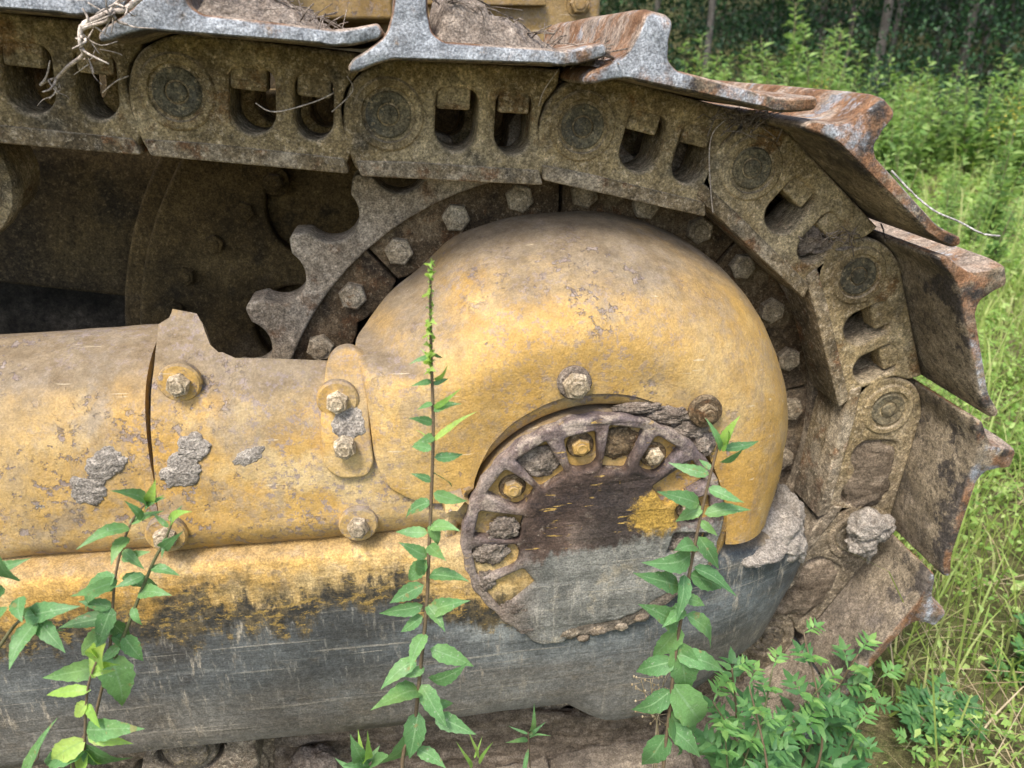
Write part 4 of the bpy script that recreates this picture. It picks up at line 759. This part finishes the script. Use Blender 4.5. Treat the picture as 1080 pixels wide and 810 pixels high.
# low broad-leaved herbs: rosettes of small leaves
p = clear(np.concatenate([wedge(8500, .9, 5, 8, 56), wedge(8000, 4, 11, 5, 45), np.stack([rng.uniform(-2.2, 1.2, 500), rng.uniform(-.2, .62, 500)], 1)])); k = clump(p, 1.3, 9); p = p[(k+rng.uniform(-.45, .45, len(p))) > -.1]; q = np.repeat(ground3(p), 9, 0); n = len(q)
hs = np.repeat(rng.gamma(3, .030, len(p))*np.where(p[:, 1] < .65, .4, 1), 9); q[:, 2] += hs*rng.random(n)+.004; q[:, :2] += rng.normal(0, .02, (n, 2)); az = rng.uniform(0, 6.283, n); ll = np.minimum(rng.gamma(4, .0046, n), .030)*np.clip(np.hypot(q[:, 0], q[:, 1])/3, 1, 2); ll *= np.where(np.hypot(q[:, 0], q[:, 1]) < 1.7, .62, 1); d = np.stack([np.cos(az)*ll, np.sin(az)*ll, rng.normal(.1, .3, n)*ll], 1); nr = np.stack([rng.normal(0, .3, n), rng.normal(-.1, .3, n), np.ones(n)], 1)
v, f = leaves_np(q, d, ll*rng.uniform(.4, .7, n), nr); tag(np_obj('herb_cover', v, f, M['herb']), 'low broad leaved herbs spread through the meadow grass', 'ground cover', kind='stuff')
# taller meadow weeds, a few shared shapes
def meadow_weed(seed, height, nl, ll, flower=None, spread=.06):
    r = np.random.default_rng(seed); t = np.linspace(.08, 1, nl); t = np.repeat(t, 2); n = len(t); nst = 5; st = r.integers(0, nst, n); sdx = r.normal(0, spread, (nst, 2))*2.2
    base = np.stack([sdx[st, 0]*t, sdx[st, 1]*t, t*height*(.75+.25*(st/nst))], 1); az = r.uniform(0, 6.283, n); L_ = ll*(1.25-.75*t)*r.uniform(.7, 1.2, n); d = np.stack([np.cos(az)*L_, np.sin(az)*L_, r.normal(.25, .3, n)*L_], 1); nr = np.stack([r.normal(0, .4, n), r.normal(-.2, .4, n), np.ones(n)], 1)
    v, f = leaves_np(base, d, L_*r.uniform(.22, .4, n), nr); ms = [tube([(0, 0, 0), (sdx[i, 0]*.5, sdx[i, 1]*.5, height*.4), (sdx[i, 0], sdx[i, 1], height*(.75+.25*i/nst))], [.003, .002, .001], 4) for i in range(nst)]
    fl = None
    if flower:
        m = 90; tops = np.stack([sdx[:, 0], sdx[:, 1], height*(.75+.25*np.arange(nst)/nst)], 1); q = tops[r.integers(0, nst, m)]+r.normal(0, 1, (m, 3))*np.array([.035, .035, .03]); L2 = r.uniform(.008, .016, m); d2 = r.normal(0, 1, (m, 3)); d2 *= L2[:, None]/np.linalg.norm(d2, axis=1, keepdims=True); fl = leaves_np(q, d2, L2*.6, r.normal(0, 1, (m, 3)))
    return v, f, join(ms), fl
def make_mw(name, seed, height, nl, ll, label, mat='tall', flower=None, spread=.06):
    v, f, st, fl = meadow_weed(seed, height, nl, ll, flower, spread); root = empty(name, (0, 0, 0), label, 'weed', None); np_obj('foliage', v, f, M[mat], root); obj('stem', st, M['stem'], root, None)
    if fl: np_obj('flower', fl[0], fl[1], M[flower], root)['kind'] = 'stuff'
    return root
def dup(root, loc, rz, sc, label=None, group=None):
    r = root.copy(); COL.objects.link(r); r.location = loc; r.rotation_euler = (0, 0, rz); r.scale = (sc,)*3
    if label: r['label'] = label
    if group: r['group'] = group
    for ch in root.children: c = ch.copy(); COL.objects.link(c); c.parent = r; c.matrix_parent_inverse = Matrix.Identity(4)
    return r
PW = [make_mw('meadow_weed', 1, .62, 110, .085, 'green leafy weed rising from the meadow'), make_mw('meadow_weed', 2, .80, 170, .105, 'tall dense green weed at the meadow edge'), make_mw('goldenrod', 3, .80, 150, .095, 'goldenrod with small yellow flower tips before the forest', flower='gold'), make_mw('meadow_weed', 4, .36, 80, .045, 'short leafy weed in the bright grass', mat='herb', spread=.09)]
for r in PW:
    for ch in r.children: ch.matrix_parent_inverse = Matrix.Identity(4)
rr = random.Random(21); first = [True]*4
def putw(i, px, D, sc):
    a = math.radians(px); x, y = D*math.sin(a), D*math.cos(a); z = float(gz(x, y)); r = PW[i]; nm = ('leafy weeds rising through the meadow', 'tall weeds at the meadow edge', 'goldenrods at the forest edge', 'short weeds in the meadow')[i]
    if first[i]: r.location = (x, y, z); r.scale = (sc,)*3; r['group'] = nm; first[i] = False
    else: dup(r, (x, y, z), rr.uniform(0, 6.28), sc, None, nm)
for t in range(46): putw(1, rr.uniform(8, 44), rr.uniform(6.2, 9.5), rr.uniform(.8, 1.35))
for t in range(26): putw(0, rr.uniform(24, 46), rr.uniform(3.0, 6.2), rr.uniform(.6, 1.0))
for px_, D, sc in ((825, 7.6, 1.75), (850, 7.8, 1.95), (872, 7.2, 1.6), (740, 8.0, 1.6), (760, 8.4, 1.35), (1000, 6.6, 1.3), (1045, 6.2, 1.35), (800, 8.2, 1.5), (905, 7.9, 1.4), (960, 7.5, 1.35)):
    q = G(px_, 70, D); putw(1, math.degrees(math.atan2(q[0], q[1])), math.hypot(q[0], q[1]), sc)
for t in range(14): putw(2, rr.uniform(14, 44), rr.uniform(5.5, 8.5), rr.uniform(.85, 1.25))
for t in range(40): putw(3, rr.uniform(24, 50), rr.uniform(2.3, 5.5), rr.uniform(.4, .85))
jp = make_mw('tall_flower', 31, 1.55, 90, .10, 'tall weed with a dusky pink flower head against the dark forest', flower='pinkf', spread=.05)
for ch in jp.children: ch.matrix_parent_inverse = Matrix.Identity(4)
a = G(885, 30, 6.5); jp.location = (a[0], 6.5, 0); jp.scale = (.93,)*3
# trees: shared crowns and trunks
def crown_np(seed, R0, Hh, n):
    r = np.random.default_rng(seed); nc = 46; cc = r.normal(0, 1, (nc, 3)); cc /= np.linalg.norm(cc, axis=1, keepdims=True); cc *= (r.random((nc, 1))**.4)*np.array([R0, R0, Hh]); idx = r.integers(0, nc, n); q = cc[idx]+r.normal(0, 1, (n, 3))*np.array([.42, .42, .30]); ll = r.uniform(.10, .22, n); d = r.normal(0, 1, (n, 3)); d[:, 2] -= .4; d *= ll[:, None]/np.linalg.norm(d, axis=1, keepdims=True); nr = r.normal(0, .5, (n, 3)); nr[:, 2] += 1
    return leaves_np(q, d, ll*.55, nr)
def tree(seed, ht, rad, lab):
    r = random.Random(seed); root = empty('tree', (0, 0, 0), lab, 'tree', 'trees of the forest edge'); pts = [(0, 0, -.1)]+[(r.gauss(0, .10)*t, r.gauss(0, .10)*t, ht*t) for t in (.15, .35, .6, .85, 1)]; pts = spline(pts, 3); ms = [tube(pts, list(np.linspace(rad, rad*.3, len(pts))), 9)]
    for k in range(9):
        z = ht*r.uniform(.35, .9); az = r.uniform(0, 6.28); L_ = r.uniform(.8, 2.0); ms.append(tube([(0, 0, z), (math.cos(az)*L_*.5, math.sin(az)*L_*.5, z+.35), (math.cos(az)*L_, math.sin(az)*L_, z+.5)], [rad*.3, rad*.2, rad*.08], 5))
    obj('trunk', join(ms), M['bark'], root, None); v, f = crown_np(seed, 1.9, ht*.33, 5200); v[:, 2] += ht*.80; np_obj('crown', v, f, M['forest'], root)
    for ch in root.children: ch.matrix_parent_inverse = Matrix.Identity(4)
    return root
TR = [tree(1, 8, .060, 'slim forest tree with dark leafy crown'), tree(2, 10, .085, 'slim forest tree with dark leafy crown'), tree(3, 7, .042, 'slim forest tree with dark leafy crown')]
used = [False]*3
def putt(i, x, y, sc):
    r = TR[i]
    if not used[i]: r.location = (x, y, 0); r.scale = (sc,)*3; used[i] = True
    else: dup(r, (x, y, float(gz(x, y))), rr.uniform(0, 6.28), sc)
for px, D, i, sc in [(745, 10.5, 0, .9), (925, 12.5, 1, 1.0), (940, 14, 0, 1.1), (862, 15, 2, 1.0), (1036, 15.5, 0, 1.0), (690, 15, 0, 1.1), (984, 17, 2, 1.2), (1100, 14.5, 1, .9)]:
    q = G(px, 60, D); putt(i, q[0], D, sc)
for t in range(46):
    D = rr.uniform(16, 32); a = R_(rr.uniform(-8, 52)); putt(rr.randrange(3), D*math.sin(a), D*math.cos(a), rr.uniform(.8, 1.3))
# understory: one uncountable mass of leaves in drifts
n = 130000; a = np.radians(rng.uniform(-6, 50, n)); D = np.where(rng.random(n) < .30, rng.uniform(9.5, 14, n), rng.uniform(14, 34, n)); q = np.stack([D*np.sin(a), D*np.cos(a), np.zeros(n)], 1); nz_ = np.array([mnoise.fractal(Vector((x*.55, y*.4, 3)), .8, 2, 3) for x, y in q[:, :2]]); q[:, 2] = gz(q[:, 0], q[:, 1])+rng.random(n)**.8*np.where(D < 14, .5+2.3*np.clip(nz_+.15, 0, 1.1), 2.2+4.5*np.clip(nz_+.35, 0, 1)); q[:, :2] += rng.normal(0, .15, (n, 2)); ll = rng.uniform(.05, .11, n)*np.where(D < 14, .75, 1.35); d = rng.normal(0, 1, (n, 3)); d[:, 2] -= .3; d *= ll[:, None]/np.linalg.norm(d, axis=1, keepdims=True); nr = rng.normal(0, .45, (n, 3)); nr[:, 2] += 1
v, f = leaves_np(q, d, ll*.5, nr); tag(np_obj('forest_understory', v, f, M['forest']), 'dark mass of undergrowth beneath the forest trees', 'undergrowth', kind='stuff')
# ================================================================ CAMERA, LIGHT
cam = bpy.data.cameras.new('camera'); co = bpy.data.objects.new('camera', cam); COL.objects.link(co); S.camera = co
cam.sensor_width = 36; cam.lens = FPX/1080*36; cam.clip_start = .02; cam.clip_end = 500; cam.dof.use_dof = True; cam.dof.focus_distance = .86; cam.dof.aperture_fstop = 7.5; co.location = (0, 0, H); co.rotation_euler = (math.pi/2-PIT, 0, -YAW)
EL, AZ = 58, 215                            # sun height, and its compass bearing (from +y clockwise)
W = bpy.data.worlds.new('World'); S.world = W; W.use_nodes = True; wt = W.node_tree; bg = wt.nodes['Background']; sk = wt.nodes.new('ShaderNodeTexSky'); sk.sky_type = 'NISHITA'; sk.sun_disc = False
sk.sun_elevation = R_(EL); sk.sun_rotation = R_(AZ); sk.air_density = 1.0; sk.dust_density = 3.0; sk.ozone_density = 1.0
wt.links.new(sk.outputs[0], bg.inputs[0]); bg.inputs[1].default_value = .125
sl = bpy.data.lights.new('sun', 'SUN'); sl.energy = 1.8; sl.angle = R_(13); sl.color = (1, .95, .87); so_ = bpy.data.objects.new('sun', sl); COL.objects.link(so_)
dv = Vector((math.sin(R_(AZ))*math.cos(R_(EL)), math.cos(R_(AZ))*math.cos(R_(EL)), math.sin(R_(EL)))); so_.rotation_euler = dv.to_track_quat('Z', 'Y').to_euler(); so_.location = (0, 0, 20)
vs = S.view_settings; vs.view_transform = 'Standard'; vs.look = 'None'; vs.gamma = 1; vs.use_curve_mapping = False; vs.exposure = 1.42
S.render.engine = 'CYCLES'; S.cycles.max_bounces = 4; S.cycles.diffuse_bounces = 3; S.cycles.glossy_bounces = 2; S.cycles.transmission_bounces = 2; S.cycles.use_denoising = True
